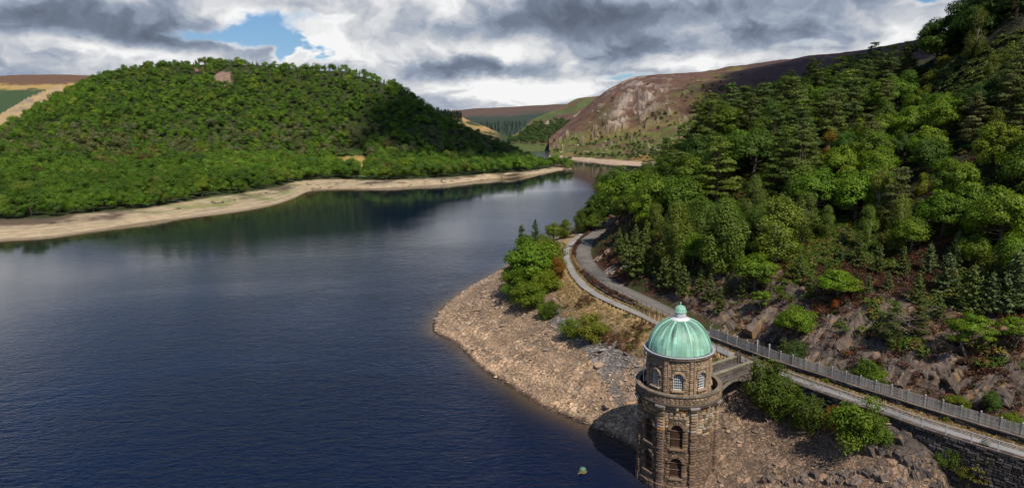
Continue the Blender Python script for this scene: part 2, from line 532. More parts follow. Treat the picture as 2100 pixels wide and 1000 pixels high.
TRAIL_OUT = np.vstack([TRAIL_OUT, TRAIL_OUT[-1] + (TRAIL_OUT[-1] - TRAIL_OUT[-2]) * 1.3])
TRAIL_OUT = smooth_pl(TRAIL_OUT, 3, 1.0)
TRAIL_IN = offset_pl(TRAIL_OUT, -0.38)
FENCE = np.array([tuple(W(*p, 10.95)[:2]) for p in [(1440, 680), (1458, 688), (1510, 708), (1550, 722), (1574, 731), (1608, 742), (1640, 752), (1683, 765), (1768, 793), (1825, 810), (1976, 857), (2061, 882), (2200, 924)]])
FENCE = np.vstack([FENCE, FENCE[-1] + (FENCE[-1] - FENCE[-2]) * 2.2])
FENCE = smooth_pl(FENCE, 2, 1.0)
ROAD_L = [(1222, 474), (1196, 489), (1181, 513), (1180, 529), (1193, 549), (1218, 570), (1244, 590), (1286, 609), (1324, 628), (1359, 646)]
ROAD_R = [(1233, 474), (1214, 492), (1210, 513), (1215, 529), (1228, 548), (1254, 570), (1292, 590), (1334, 609), (1372, 628), (1404, 645)]
rc = [tuple((W(*a, 11.1)[:2] + W(*b, 11.1)[:2]) / 2) for a, b in zip(ROAD_L, ROAD_R)]
fo = offset_pl(FENCE, -1.75)                       # behind the fence, on its uphill side
ROAD = np.array([(150, 300), (95, 268), (60, 240), (38, 212), (27, 192)] + rc + [tuple(p[:2]) for p in fo[4:][::3]])
ROAD = smooth_pl(ROAD, 4, 1.0)
ROAD_W = 3.3


def road_z(y):                                    # the road sinks to the trail's level behind the fence
    return 10.35 + 0.7 * smooth(85, 97, y)


def road_hw(y):
    return 1.28 + 0.37 * smooth(85, 97, y)


POLY_LAND = [tuple(p) for p in SHORE_S] + [(300, 440), (900, 700), (900, -100), (60, -40)]
POLY_UP = [tuple(p[:2]) for p in ROAD] + [(ROAD[-1][0] + 30, ROAD[-1][1] - 60), (900, -200), (900, 900), (300, 500)]
BRIDGE_ARC = pl_dist(np.array([W(1530, 749, 10.2)[0]]), np.array([W(1530, 749, 10.2)[1]]), TRAIL_OUT)[1][0]
TWX, TWY = 18.06, 71.2
BASE_A = [pl_dist(np.array([W(*p, 10.2)[0]]), np.array([W(*p, 10.2)[1]]), TRAIL_OUT)[1][0] - BRIDGE_ARC for p in [(1500, 737), (1605, 779), (1718, 820), (1837, 860), (1880, 877), (1915, 889), (1968, 905), (2088, 942)]]
BASE_D = [0.3, 2.9, 2.3, 0.9, 1.0, 1.7, 4.6, 6.2]


KNOB = W(1858, 922, 7.6)
HILL_K = None
LOGS = []


def near_height(x, y, full=False):
    """the right bank: shore, stony slope, trail shelf, road shelf, hillside"""
    x = np.asarray(x, float); y = np.asarray(y, float)
    dS, _ = pl_dist(x, y, SHORE_S)
    land = in_poly(x, y, POLY_LAND)
    dT, aT = pl_dist(x, y, TRAIL_OUT)
    dR, aR = pl_dist(x, y, ROAD)
    up = in_poly(x, y, POLY_UP)
    # which side of the trail's outer edge
    t_poly = [tuple(p) for p in TRAIL_IN[:, :2]] + [(900, -200), (900, 900), (200, 900), (30, 210)]
    inside = in_poly(x, y, t_poly)
    base = 10.1 - np.interp(aT - BRIDGE_ARC, BASE_A, BASE_D)
    f = dS / (dS + dT + 1e-6)
    zl = base * np.power(np.clip(f, 0, 1), 0.9)
    zl = zl + (fbm(x, y, 9, 4, 3) * 0.55 + fbm(x, y, 2.2, 3, 5) * 0.16) * smooth(0.5, 5, dS) * smooth(0, 3, dT)
    # knob of bedrock standing below the trail
    kn = np.hypot((x - KNOB[0]) * 0.6 + (y - KNOB[1]) * 0.8, 0) ** 2 / 5.0 + ((x - KNOB[0]) * 0.8 - (y - KNOB[1]) * 0.6) ** 2 / 14.0
    zl = zl + (1.9 + 0.9 * fbm(x, y, 1.5, 3, 8)) * np.exp(-kn * 0.8) * smooth(0, 1.5, dT)
    shelf = np.where(dR < dT + 0.5, np.where(y > 90, 10.15 + 0.75 * smooth(2.75, 2.9, dT), 10.15), 10.15)
    d = np.maximum(dR - road_hw(y) - 0.3, 0)
    cliff = smooth(8, 45, x) * 0.5 + 0.5
    n = fbm(x, y, 34, 4, 21); n2 = fbm(x, y, 9, 4, 22)
    g = 0.80 * np.minimum(d, 8.5) + 0.44 * np.maximum(d - 8.5, 0)
    g = g * (0.92 + 0.16 * n) + n2 * 0.9 * smooth(0, 9, d) + n * 2.2 * smooth(5, 30, d)
    # slabs stepping up the cut face
    q = (x * 0.81 + y * 0.58) * 0.36 + fbm(x, y, 7, 3, 31) * 0.9
    saw = q - np.floor(q)
    g = g + (saw * saw * 1.5 - 0.5) * smooth(0.3, 2.0, d) * smooth(14, 6, d)
    if HILL_K is not None:
        kk = np.interp(np.degrees(np.arctan2(x, y)), HILL_K[0], HILL_K[1])
        g = g * (1 + (kk - 1) * smooth(10, 34, d))
    zr = road_z(y) - 0.06
    zu = zr + g
    z = np.where(inside, shelf, zl)
    z = np.where(up, np.maximum(zu, zr), z)
    z = np.where(~up & inside & (dR < np.where(y > 90, 2.2, 1.45)), zr - 0.02, z)
    # the far end: the wood runs straight down to the water behind the bend
    z = np.where(land, z, -np.minimum(dS * 0.35, 6.0))
    z = np.minimum(z, np.where(land & ~up, dS * 1.1 + 0.0, 1e9))
    if full:
        return z, dict(dS=dS, dT=dT, aT=aT, dR=dR, aR=aR, up=up, inside=inside, land=land, d=d)
    return z


def hit(px, py, t0=40.0, t1=420.0):
    """where a sight line meets the right bank"""
    d = ray(px, py)
    t = np.geomspace(t0, t1, 900)
    P = d[None, :] * t[:, None]; P[:, 2] += CAM_H
    below = P[:, 2] < near_height(P[:, 0], P[:, 1])
    if not below.any(): return None
    i = int(np.argmax(below))
    return P[i]


# the crest of the hillside: how strongly it rises along each bearing
CREST = [(1290, 372), (1340, 352), (1400, 325), (1500, 275), (1600, 238), (1700, 208), (1800, 186), (1850, 166), (1885, 138), (1940, 104), (2000, 74), (2100, 8), (2300, -110)]


def fit_crest():
    global HILL_K
    azs, ks = [], []
    for px, py in CREST:
        d = ray(px, py); a = math.atan2(d[0], d[1]); slope = d[2] / math.hypot(d[0], d[1])
        azs.append(math.degrees(a))
        rr0 = np.linspace(60, 330, 220); X = rr0 * math.sin(a); Y = rr0 * math.cos(a)
        lo, hi_ = 0.2, 2.2
        for _ in range(16):
            k = (lo + hi_) / 2
            HILL_K = (np.array([-90.0, 90.0]), np.array([k, k]))
            z, q = near_height(X, Y, True)
            m = q['up'] & (q['d'] > 14)
            top = np.max(np.where(m, (z - CAM_H) / rr0, -9))
            if top > slope: hi_ = k
            else: lo = k
        ks.append(k)
    HILL_K = (np.array(azs), np.array(ks))
    LOGS.append('crest %s' % [round(k, 2) for k in ks])


fit_crest()


# ------------------------------------------------------------------ right bank terrain
def build_near():
    az = np.radians(np.arange(-9.0, 52.0, 0.11)); r = [40.0]
    while r[-1] < 460: r.append(r[-1] * (1.0048 if r[-1] < 150 else 1.009))
    r = np.array(r)
    A, Rr = np.meshgrid(az, r, indexing='ij')
    x = (Rr * np.sin(A)).ravel(); y = (Rr * np.cos(A)).ravel()
    z, q = near_height(x, y, True)
    na, nr = A.shape
    idx = np.arange(na * nr).reshape(na, nr)
    F = np.stack([idx[:-1, :-1].ravel(), idx[1:, :-1].ravel(), idx[1:, 1:].ravel(), idx[:-1, 1:].ravel()], 1)
    z = z.copy()
    dS, dT, dR, d = q['dS'], q['dT'], q['dR'], q['d']
    n1 = fbm(x, y, 12, 5, 41); n2 = fbm(x, y, 4, 4, 42); n3 = fbm(x, y, 30, 4, 43); n4 = fbm(x, y, 1.8, 3, 44)
    lerp = lambda a, b, t: a + (np.asarray(b) - a) * np.clip(t, 0, 1)[:, None]
    C = np.tile(np.array([0.310, 0.215, 0.142]), (len(x), 1))                     # pinkish brown shore stone
    C = lerp(C, (0.50, 0.34, 0.21), smooth(9, 1.0, dS) * 0.55 + smooth(0.1, 0.7, n1) * 0.35)
    C = lerp(C, (0.21, 0.145, 0.105), smooth(0.05, 0.6, n3) * 0.7)
    right_of_tower = smooth(16, 30, x) * smooth(84, 74, y)
    C = lerp(C, (0.20, 0.135, 0.095), right_of_tower * 0.7)  # dimness of the shaded bank painted into the stone colour
    C = C * np.where(q['up'] | q['inside'], 1.0, 1.12)[:, None]
    lines_ = np.sin(dS * 2.1 + n2 * 2.2) * 0.5 + 0.5
    C = C * (0.86 + 0.26 * lines_ * smooth(16, 3, dS))[:, None]
    C = lerp(C, (0.09, 0.06, 0.045), smooth(0.75, 0.15, dS + n4 * 0.3))                       # wet rim
    # grey stone pitching in the hollow below the trail
    pit = in_poly(x, y, [tuple(W(*p, 7)[:2]) for p in [(1120, 640), (1180, 618), (1250, 640), (1330, 690), (1330, 760), (1270, 770), (1200, 700), (1140, 668)]])
    pit = pit * smooth(-0.5, 0.2, n2 + 0.3)
    C = lerp(C, (0.20, 0.185, 0.175), pit * 0.85)
    # dry golden grass beside the trail
    dry = (~q['inside']) * smooth(5.5, 2.0, dT + n2 * 2.2) * smooth(78, 84, y) * q['land']
    C = lerp(C, (0.36, 0.24, 0.115), dry)
    C = np.where((q['inside'] & ~q['up'])[:, None], lerp(np.tile(np.array([0.35, 0.24, 0.12]), (len(x), 1)), (0.16, 0.12, 0.045), smooth(0.0, 0.5, n2)), C)
    # strip between trail and road left of the tower: heather
    strip = (q['inside'] & ~q['up'] & (dT > 2.7) & (y > 92))
    C = np.where(strip[:, None], lerp(np.tile(np.array([0.115, 0.050, 0.030]), (len(x), 1)), (0.20, 0.13, 0.05), smooth(0.1, 0.5, n4)), C)
    # hillside
    heath = lerp(np.tile(np.array([0.085, 0.038, 0.024]), (len(x), 1)), (0.045, 0.055, 0.014), smooth(-0.1, 0.35, n1))
    heath = lerp(heath, (0.15, 0.10, 0.04), smooth(0.25, 0.6, n2) * 0.8)
    wood = np.tile(np.array([0.030, 0.030, 0.014]), (len(x), 1))
    hc = lerp(heath, wood, smooth(13, 24, d + n1 * 8))
    rockm = smooth(-0.25, 0.12, n2 * 0.8 + n1 * 0.6 + 0.30) * smooth(0.2, 1.2, d) * smooth(13.5, 9, d + n1 * 4) * smooth(118, 98, y)
    rk_c = lerp(np.tile(np.array([0.175, 0.128, 0.098]), (len(x), 1)), (0.11, 0.088, 0.076), smooth(-0.2, 0.4, n3))
    rk_c = lerp(rk_c, (0.29, 0.17, 0.08), smooth(0.25, 0.6, n4 + n2 * 0.4) * 0.75)
    hc = hc * (1 - rockm[:, None]) + rk_c * rockm[:, None]
    sand = in_poly(x, y, SAND)
    hc = np.where((sand & (n4 < 0.35))[:, None], np.array([0.46, 0.30, 0.15]), hc)
    C = np.where(q['up'][:, None], hc, C)
    knob = np.exp(-(((x - KNOB[0]) * 0.6 + (y - KNOB[1]) * 0.8) ** 2 / 7.0 + ((x - KNOB[0]) * 0.8 - (y - KNOB[1]) * 0.6) ** 2 / 18.0)) * (~q['inside'])
    C = lerp(C, (0.115, 0.092, 0.078), smooth(0.25, 0.6, knob))
    rock = np.where(q['up'], rockm, smooth(0.25, 0.6, knob))
    stone = np.where(q['up'] | q['inside'], 0, 1 - dry) * (1 - smooth(0.25, 0.6, knob))
    veg = np.where(q['up'], 1 - rockm, np.where(q['inside'], 0.3, dry * 0.4)) * ~sand
    Mk = np.stack([stone, rock, veg], 1)
    z = z + np.where(q['up'], rock * fbm(x * 1.0, y * 1.0, 1.6, 3, 51) * 0.35, 0)
    o = mesh_np('bank_terrain', np.stack([x, y, z], 1), F, M_GROUND, None, C, True, {'Mask': Mk})
    tag(o, kind='structure')
    o['label'] = 'stony shore and rocky hillside beside the reservoir'



SAND = [tuple(hit(*p)[:2]) for p in [(1384, 606), (1398, 588), (1402, 577), (1420, 574), (1440, 578), (1437, 596), (1420, 606), (1408, 612)]]


# ------------------------------------------------------------------ hills lofted from foot to crest
def loft_grid(cols, rows_fn, ncol, nrow):
    """cols: list of control columns (each a list of 3D points, same count); returns a smooth grid of points"""
    cols = np.asarray(cols, float)                       # (nc, k, 3)
    nc, k, _ = cols.shape
    u = np.linspace(0, nc - 1, ncol); v = np.linspace(0, k - 1, nrow)

    def cr(P, t):
        i = np.clip(np.floor(t).astype(int), 0, len(P) - 2); f = (t - i)[:, None, None]
        p0 = P[np.maximum(i - 1, 0)]; p1 = P[i]; p2 = P[i + 1]; p3 = P[np.minimum(i + 2, len(P) - 1)]
        return 0.5 * ((2 * p1) + (-p0 + p2) * f + (2 * p0 - 5 * p1 + 4 * p2 - p3) * f ** 2 + (-p0 + 3 * p1 - 3 * p2 + p3) * f ** 3)
    A = cr(cols, u)                                      # (ncol, k, 3)
    B = cr(np.transpose(A, (1, 0, 2)), v)                # (nrow, ncol, 3)
    return np.transpose(B, (1, 0, 2))                    # (ncol, nrow, 3)


def grid_faces(na, nb):
    i = np.arange(na * nb).reshape(na, nb)
    return np.stack([i[:-1, :-1].ravel(), i[1:, :-1].ravel(), i[1:, 1:].ravel(), i[:-1, 1:].ravel()], 1)


XS = [-260, -120, 0, 100, 200, 300, 400, 500, 560, 600, 640, 700, 780, 850, 920, 1000, 1060, 1110, 1140, 1160, 1172]
SH = [520, 506, 495, 488, 474, 457, 446, 433, 421, 408, 391, 388.5, 387, 383, 378, 368, 362, 356, 351, 349, 347]
TL = [472, 462, 453, 447, 436, 428, 411, 396, 386, 375, 371, 368, 370, 367, 364, 358, 354, 347, 341, 341, 342.5]
RX = [-260, -120, 0, 60, 100, 140, 180, 260, 340, 440, 520, 600, 700, 740, 800, 840, 870, 920, 980, 1050, 1100, 1138, 1160, 1172]
RC = [262, 260, 252, 228, 195, 163, 152, 132, 119, 117, 119, 128, 130, 137, 157, 181, 205, 236, 264, 293, 312, 331, 339, 341]
RY = [640, 660, 680, 700, 735, 760, 780, 800, 805, 805, 800, 785, 760, 748, 725, 710, 698, 680, 660, 634, 614, 598, 586, 576]
TREE_H = 11.0
HCOLS = []
for x_, s_, t_ in zip(XS, SH, TL):
    p0 = W(x_, s_, 0)
    tz = 3.2 if x_ < 1100 else (2.2 if x_ < 1150 else 0.8)
    p1 = W(x_, t_, tz)
    if p1[1] < p0[1] + 6: p1 = p0 + (p1 - p0) * 1.0 + np.array([0, 6, 0])
    rY = np.interp(x_, RX, RY); rc_ = np.interp(x_, RX, RC)
    pr = D(x_, rc_, rY)
    pr[2] = max(pr[2] - TREE_H * (1.0 if x_ < 1130 else 0.3), 1.0)
    col = [p0 - (p1 - p0) * 1.2 * np.array([1, 1, 0]) + np.array([0, 0, -5]), p0, p1]
    lowz = min(0.12 * pr[2] + 4, p1[2] + 10)
    for t, sz in ((0.28, 0.045), (0.50, 0.145), (0.75, 0.57), (1.0, 1.0)):
        q = p1 + (pr - p1) * t
        q[2] = p1[2] + (pr[2] - p1[2]) * sz
        col.append(q)
    back = pr - p1; back[2] = 0; back = back / (np.linalg.norm(back) + 1e-6)
    col.append(pr + back * 60 + np.array([0, 0, -4])); col.append(pr + back * 220 + np.array([0, 0, -min(pr[2], 40) - 6]))
    HCOLS.append(col)


def terrain_attrs(n):
    return np.zeros((n, 3))


FIELDS = [([(690, 322), (747, 318), (752, 342), (735, 343), (712, 332), (690, 331)], (0.36, 0.25, 0.075)),
          ([(683, 308), (745, 306), (745, 317), (690, 320)], (0.085, 0.14, 0.025)),
          ([(640, 318), (660, 318), (662, 330), (640, 330)], (0.34, 0.23, 0.075)),
          ([(-260, 290), (0, 287), (40, 290), (75, 297), (60, 300), (0, 299), (-260, 302)], (0.22, 0.21, 0.06)),
          ([(60, 262), (105, 250), (135, 246), (132, 256), (90, 266)], (0.075, 0.13, 0.035)),
          ([(730, 345), (750, 345), (752, 362), (734, 362)], (0.10, 0.14, 0.03))]
CRAG = [([(436, 158), (455, 146), (478, 150), (482, 166), (462, 178), (440, 176)], (0.24, 0.16, 0.115)), ([(396, 140), (412, 134), (417, 142), (402, 150)], (0.2, 0.12, 0.08)),
        ([(325, 168), (344, 164), (342, 176), (328, 180)], (0.2, 0.14, 0.10))]


def build_left_hill():
    nu, nv = 420, 150
    G = loft_grid(HCOLS, None, nu, nv)
    P = G.reshape(-1, 3)
    x, y = P[:, 0], P[:, 1]
    v = np.tile(np.linspace(0, len(HCOLS[0]) - 1, nv), nu)
    P[:, 2] += fbm(x, y, 70, 4, 61) * 5.0 * smooth(3.2, 5.0, v) * smooth(8, 6.2, v) + fbm(x, y, 9, 4, 62) * 0.35 * smooth(1.2, 1.8, v)
    n1 = fbm(x, y, 40, 4, 63); n2 = fbm(x, y, 10, 4, 64); n3 = fbm(x * 0.25, y, 5, 4, 65)
    C = np.tile(np.array([0.42, 0.325, 0.205]), (nu * nv, 1))
    lerp = lambda a, b, t: a + (np.asarray(b) - a) * np.clip(t, 0, 1)[:, None]
    bandn = np.sin(v * 55 + n2 * 2.5) * 0.5 + 0.5
    C = lerp(C, (0.33, 0.25, 0.155), bandn * 0.75 * smooth(0.9, 1.0, v) + smooth(0, 0.5, n3) * 0.3)
    pix, zc = project(P)
    green = smooth(1.35, 1.75, v + n2 * 0.35) * smooth(1.0, 0.2, np.abs(pix[:, 0] - 470) / 260) * 0.75
    C = lerp(C, (0.17, 0.20, 0.045), green * smooth(-0.5, 0.3, n2))
    C = lerp(C, (0.17, 0.21, 0.05), smooth(0.45, 0.0, np.abs(v - 1.35)) * smooth(60, 10, np.abs(pix[:, 0] - 560)) * smooth(-0.2, 0.4, n2) * 0.9)
    C = lerp(C, (0.105, 0.075, 0.05), smooth(1.55, 1.85, v + n2 * 0.35) * smooth(-0.35, 0.15, n1 + n2 * 0.6) * smooth(2.3, 2.0, v))
    C = lerp(C, (0.12, 0.09, 0.06), smooth(1.12, 1.0, v) * 0.8)                   # wet edge
    C = lerp(C, (0.20, 0.15, 0.10), smooth(0.82, 0.97, np.sin(v * 31 + n1 * 3) * 0.5 + 0.5) * 0.55 * (v < 1.9))
    woodc = np.tile(np.array([0.035, 0.045, 0.014]), (nu * nv, 1))
    C = lerp(C, woodc, smooth(1.98, 2.06, v + n2 * 0.05))
    Mk = np.zeros_like(C); Mk[:, 2] = smooth(1.9, 2.1, v) * 0.6
    for poly, c in FIELDS:
        m = in_poly(pix[:, 0], pix[:, 1], poly) & (v > 2.02) & (v < 6)
        C[m] = np.array(c) * (1 + 0.25 * n2[m])[:, None]
    for poly, c in CRAG:
        m = in_poly(pix[:, 0], pix[:, 1], poly) & (v > 3) & (v < 6.5)
        C[m] = np.array(c) * (1 + 0.4 * n2[m])[:, None]; Mk[m, 1] = 0.8
    o = mesh_np('wooded_hill', P, grid_faces(nu, nv), M_GROUND, None, C, True, {'Mask': Mk})
    tag(o, kind='structure'); o['label'] = 'wooded hill across the water with its pale sandy drawdown shore'
    return G


def build_hill(name, label, table, colf, nu=260, nv=70, namp=4.0, nscale=60, seed=0, back=200, shore=False):
    """table rows: (px x, [(px y, ground distance), ...] from the foot to the crest)"""
    cols = []
    for x_, pts in table:
        c = [D(x_, yy, Y) for yy, Y in pts]
        if shore: c[0] = W(x_, pts[0][0], 0.0); c[1] = W(x_, pts[1][0], 3.0)
        b = c[-1] - c[0]; b[2] = 0; b /= np.linalg.norm(b) + 1e-6
        c += [c[-1] + b * back * 0.3 + np.array([0, 0, -2.0]), c[-1] + b * back + np.array([0, 0, -back * 0.35])]
        c = [c[0] - b * 60 + np.array([0, 0, -14])] + c
        cols.append(c)
    k = len(cols[0])
    G = loft_grid(cols, None, nu, nv); P = G.reshape(-1, 3)
    v = np.tile(np.linspace(0, k - 1, nv), nu)
    x, y = P[:, 0], P[:, 1]
    P[:, 2] += fbm(x, y, nscale, 5, seed) * namp * smooth(2.0, 3.0, v)
    pix, zc = project(P)
    C, Mk, dz = colf(P, pix, v, k)
    P[:, 2] += dz
    o = mesh_np(name, P, grid_faces(nu, nv), M_GROUND, None, C, True, {'Mask': Mk})
    tag(o, kind='structure'); o['label'] = label
    return G


def lerpc(a, b, t):
    return a + (np.asarray(b) - a) * np.clip(t, 0, 1)[:, None]


def col_crag(P, pix, v, k):
    x, y = P[:, 0], P[:, 1]
    n1 = fbm(x, y, 60, 5, 71); n2 = fbm(x, y, 16, 5, 72); n3 = fbm(x, y, 6, 4, 73)
    C = np.tile(np.array([0.120, 0.066, 0.045]), (len(x), 1))                   # heather and bracken
    low = smooth(4.3, 2.7, v + n1 * 1.3)
    C = lerpc(C, (0.105, 0.118, 0.026), low * smooth(-0.4, 0.15, n2 + 0.15))
    C = lerpc(C, (0.21, 0.13, 0.045), smooth(0.05, 0.4, n1 + n2 * 0.6) * low)
    C = lerpc(C, (0.080, 0.044, 0.040), smooth(1430, 1560, pix[:, 0]) * smooth(2.3, 3.2, v) * 0.9)
    C = lerpc(C, (0.15, 0.135, 0.035), smooth(50, 15, np.abs(pix[:, 0] - 1430 + (pix[:, 1] - 190) * 1.2)) * smooth(0.0, 0.4, n2 + 0.1) * smooth(2.6, 3.3, v))
    rock = smooth(1215, 1265, pix[:, 0]) * smooth(1410, 1330, pix[:, 0] + n1 * 60) * smooth(3.2, 3.8, v + n1 * 0.8) * 0.95
    rock = np.maximum(rock * smooth(-0.05, 0.18, n2 + 0.05 + n3 * 0.4), smooth(0.24, 0.42, n3 * 0.6 + n2 * 0.5) * 0.9 * smooth(2.1, 2.7, v) * smooth(1480, 1380, pix[:, 0]))
    C = C * (1 - rock[:, None]) + rock[:, None] * lerpc(np.tile(np.array([0.36, 0.285, 0.225]), (len(x), 1)), (0.16, 0.12, 0.10), smooth(-0.25, 0.3, n3 * 0.8 + fbm(x, y, 14, 3, 75) * 0.7))
    streak = fbm(x * 0.9 + y * 0.3, P[:, 2] * 0.22, 5.5, 4, 76)
    C = C * (1 + 0.55 * streak * rock + 0.35 * n3 + 0.25 * fbm(x, y, 9, 3, 77))[:, None]
    beach = smooth(1.95, 1.78, v + n2 * 0.08)
    C = lerpc(C, (0.40, 0.285, 0.20), beach)
    Mk = np.stack([beach * 0, rock * 0.9, (1 - rock) * (1 - beach)], 1)
    return C, Mk, (rock * (np.abs(n2) * 12.0 + n3 * 6.0 + streak * 4.0) + n2 * 1.5) * smooth(5.0, 4.2, v)


def col_green(P, pix, v, k):
    x, y = P[:, 0], P[:, 1]
    n1 = fbm(x, y, 80, 5, 81); n2 = fbm(x, y, 20, 5, 82)
    C = np.tile(np.array([0.075, 0.095, 0.030]), (len(x), 1))
    C = lerpc(C, (0.13, 0.075, 0.045), smooth(-0.2, 0.25, n1 + (v - 3) * 0.2))
    C = lerpc(C, (0.095, 0.125, 0.036), smooth(0.0, 0.3, n2) * smooth(2.8, 3.6, v))
    face = in_poly(pix[:, 0], pix[:, 1], [(1176, 238), (1190, 229), (1204, 240), (1200, 250), (1186, 258), (1178, 255)])
    C[face] = np.array([0.36, 0.30, 0.25]) * (1 + 0.4 * n2[face])[:, None]
    sc = in_poly(pix[:, 0], pix[:, 1], [(1123, 247), (1130, 250), (1113, 271), (1102, 275)])
    C[sc] = (0.30, 0.25, 0.20)
    dark = in_poly(pix[:, 0], pix[:, 1], [(1140, 236), (1175, 232), (1177, 256), (1140, 258)])
    C[dark] = np.array([0.14, 0.08, 0.06]) * (1 + 0.5 * n2[dark])[:, None]
    rock = (face | sc | dark).astype(float)
    return C, np.stack([rock * 0, rock * 0.8, 1 - rock], 1), n2 * 3 * rock


def col_moor(P, pix, v, k):
    x, y = P[:, 0], P[:, 1]
    n1 = fbm(x, y, 200, 5, 91); n2 = fbm(x, y, 50, 5, 92)
    C = np.tile(np.array([0.035, 0.05, 0.035]), (len(x), 1))  # dark base colour also stands in for cloud shade over the moor
    C = lerpc(C, (0.10, 0.066, 0.05), smooth(3.1, 3.6, v + n1 * 0.5))
    C = lerpc(C, (0.03, 0.05, 0.03), smooth(0.1, 0.4, n2) * smooth(3.6, 2.8, v))
    return C, np.stack([n1 * 0, n1 * 0, n1 * 0 + 0.4], 1), n1 * 0


def col_west(P, pix, v, k):
    x, y = P[:, 0], P[:, 1]
    n1 = fbm(x, y, 120, 5, 95); n2 = fbm(x, y, 25, 5, 96)
    C = np.tile(np.array([0.045, 0.075, 0.028]), (len(x), 1))
    C = lerpc(C, (0.13, 0.075, 0.045), smooth(3.3, 3.7, v + n2 * 0.15))
    C = lerpc(C, (0.36, 0.24, 0.085), smooth(0.16, 0.08, np.abs(v - 3.55 + n2 * 0.1)))
    sc = in_poly(pix[:, 0], pix[:, 1], [(-100, 300), (0, 234), (60, 200), (105, 180), (128, 172), (130, 190), (100, 212), (60, 236), (20, 250), (-100, 330)])
    C[sc] = lerpc(np.tile(np.array([0.40, 0.28, 0.14]), (sc.sum(), 1)), (0.24, 0.19, 0.15), smooth(0.1, 0.4, n2[sc]))
    return C, np.stack([n1 * 0, sc * 0.6, n1 * 0 + 0.4], 1), sc * n2 * 4


def col_spur(P, pix, v, k):
    x, y = P[:, 0], P[:, 1]
    n2 = fbm(x, y, 30, 5, 97)
    C = np.tile(np.array([0.045, 0.06, 0.025]), (len(x), 1))
    C = lerpc(C, (0.34, 0.22, 0.08), smooth(2.2, 3.2, v + n2 * 0.4) * smooth(915, 935, pix[:, 0]) * smooth(1030, 1000, pix[:, 0]) * smooth(0.35, -0.1, n2))
    return C, np.stack([n2 * 0, n2 * 0, n2 * 0 + 0.5], 1), n2 * 0


build_near()
HILL_G = build_left_hill()
# the crag hill beyond the far shore
CRAG_T = [(1126, [(324, 880), (316.5, 892), (308, 905), (303, 915), (299, 925)]),
          (1150, [(326.5, 815), (318, 850), (304, 900), (288, 960), (277, 1000)]),
          (1180, [(329, 790), (319.5, 835), (295, 900), (270, 970), (250, 1030)]),
          (1215, [(332.5, 765), (321.5, 820), (285, 900), (246, 985), (220, 1050)]),
          (1250, [(336, 745), (323.5, 800), (280, 880), (228, 980), (193, 1060)]),
          (1300, [(339, 720), (326, 785), (274, 870), (212, 975), (170, 1070)]),
          (1340, [(341, 705), (328, 770), (270, 850), (200, 965), (164, 1070)]),
          (1420, [(345, 680), (331, 740), (262, 820), (190, 940), (157, 1060)]),
          (1520, [(349, 650), (335, 705), (250, 790), (182, 910), (143, 1040)]),
          (1640, [(354, 625), (339, 680), (240, 760), (170, 880), (127, 1010)]),
          (1760, [(356, 600), (344, 650), (230, 740), (158, 850), (112, 980)]),
          (1900, [(362, 580), (350, 630), (220, 720), (145, 830), (88, 950)]),
          (2100, [(370, 560), (358, 610), (210, 700), (130, 800), (60, 920)])]
CRAG_G = build_hill('craggy_hill', 'heather covered hill with a pale crag above the far shore', CRAG_T, col_crag, 420, 130, 5.0, 60, 70, 400, True)
GREEN_T = [(1040, [(296, 1000), (294, 1020), (291, 1050), (289, 1080)]), (1065, [(296, 1000), (291, 1060), (284, 1130), (279, 1200)]),
           (1090, [(298, 1000), (286, 1080), (270, 1190), (258, 1290)]), (1120, [(302, 1000), (284, 1090), (262, 1220), (240, 1350)]),
           (1150, [(305, 1000), (282, 1090), (250, 1240), (226, 1400)]), (1180, [(308, 1000), (278, 1100), (238, 1260), (211, 1430)]),
           (1210, [(308, 1000), (272, 1110), (228, 1280), (204.5, 1450)]), (1260, [(308, 1000), (262, 1130), (220, 1300), (201, 1450)]),
           (1330, [(308, 1000), (260, 1150), (215, 1320), (200, 1450)])]
GREEN_G = build_hill('green_hill', 'green and russet hill with a bare rock face in the gap', GREEN_T, col_green, 200, 80, 6.0, 90, 80, 400)
MOOR_T = [(860, [(300, 1900), (280, 2100), (258, 2500), (244, 2900)]), (930, [(300, 1900), (278, 2100), (252, 2500), (237, 2900)]), (980, [(300, 1900), (275, 2100), (244, 2500), (231, 2900)]),
          (1040, [(300, 1900), (272, 2100), (240, 2500), (227, 2900)]), (1100, [(300, 1900), (270, 2100), (238, 2500), (224.5, 2900)]), (1160, [(300, 1900), (270, 2100), (238, 2500), (224, 2900)]),
          (1260, [(300, 1900), (272, 2100), (240, 2500), (228, 2900)])]
MOOR_G = build_hill('far_moor', 'dark rounded moorland closing the valley', MOOR_T, col_moor, 140, 60, 8.0, 300, 90, 900)
SPUR_T = [(800, [(300, 900), (280, 980), (262, 1050), (235, 1120)]), (880, [(305, 900), (285, 970), (262, 1050), (231, 1130)]), (930, [(306, 880), (288, 950), (262, 1040), (240, 1130)]),
          (960, [(308, 860), (292, 930), (270, 1030), (254, 1120)]), (1000, [(310, 840), (298, 910), (282, 1000), (270, 1090)]), (1050, [(314, 820), (308, 880), (300, 940), (294, 1000)])]
build_hill('bracken_spur', 'golden bracken spur behind the wooded hill', SPUR_T, col_spur, 120, 50, 3.0, 60, 93, 300)
WEST_T = [(-420, [(300, 900), (262, 1150), (215, 1500), (172, 1900)]), (-200, [(300, 900), (260, 1150), (212, 1500), (167, 1900)]), (0, [(300, 900), (256, 1150), (208, 1500), (164.5, 1900)]),
          (80, [(300, 900), (254, 1150), (206, 1500), (163.5, 1900)]), (160, [(300, 900), (254, 1150), (206, 1500), (164, 1900)]), (300, [(300, 900), (256, 1150), (210, 1500), (170, 1900)])]
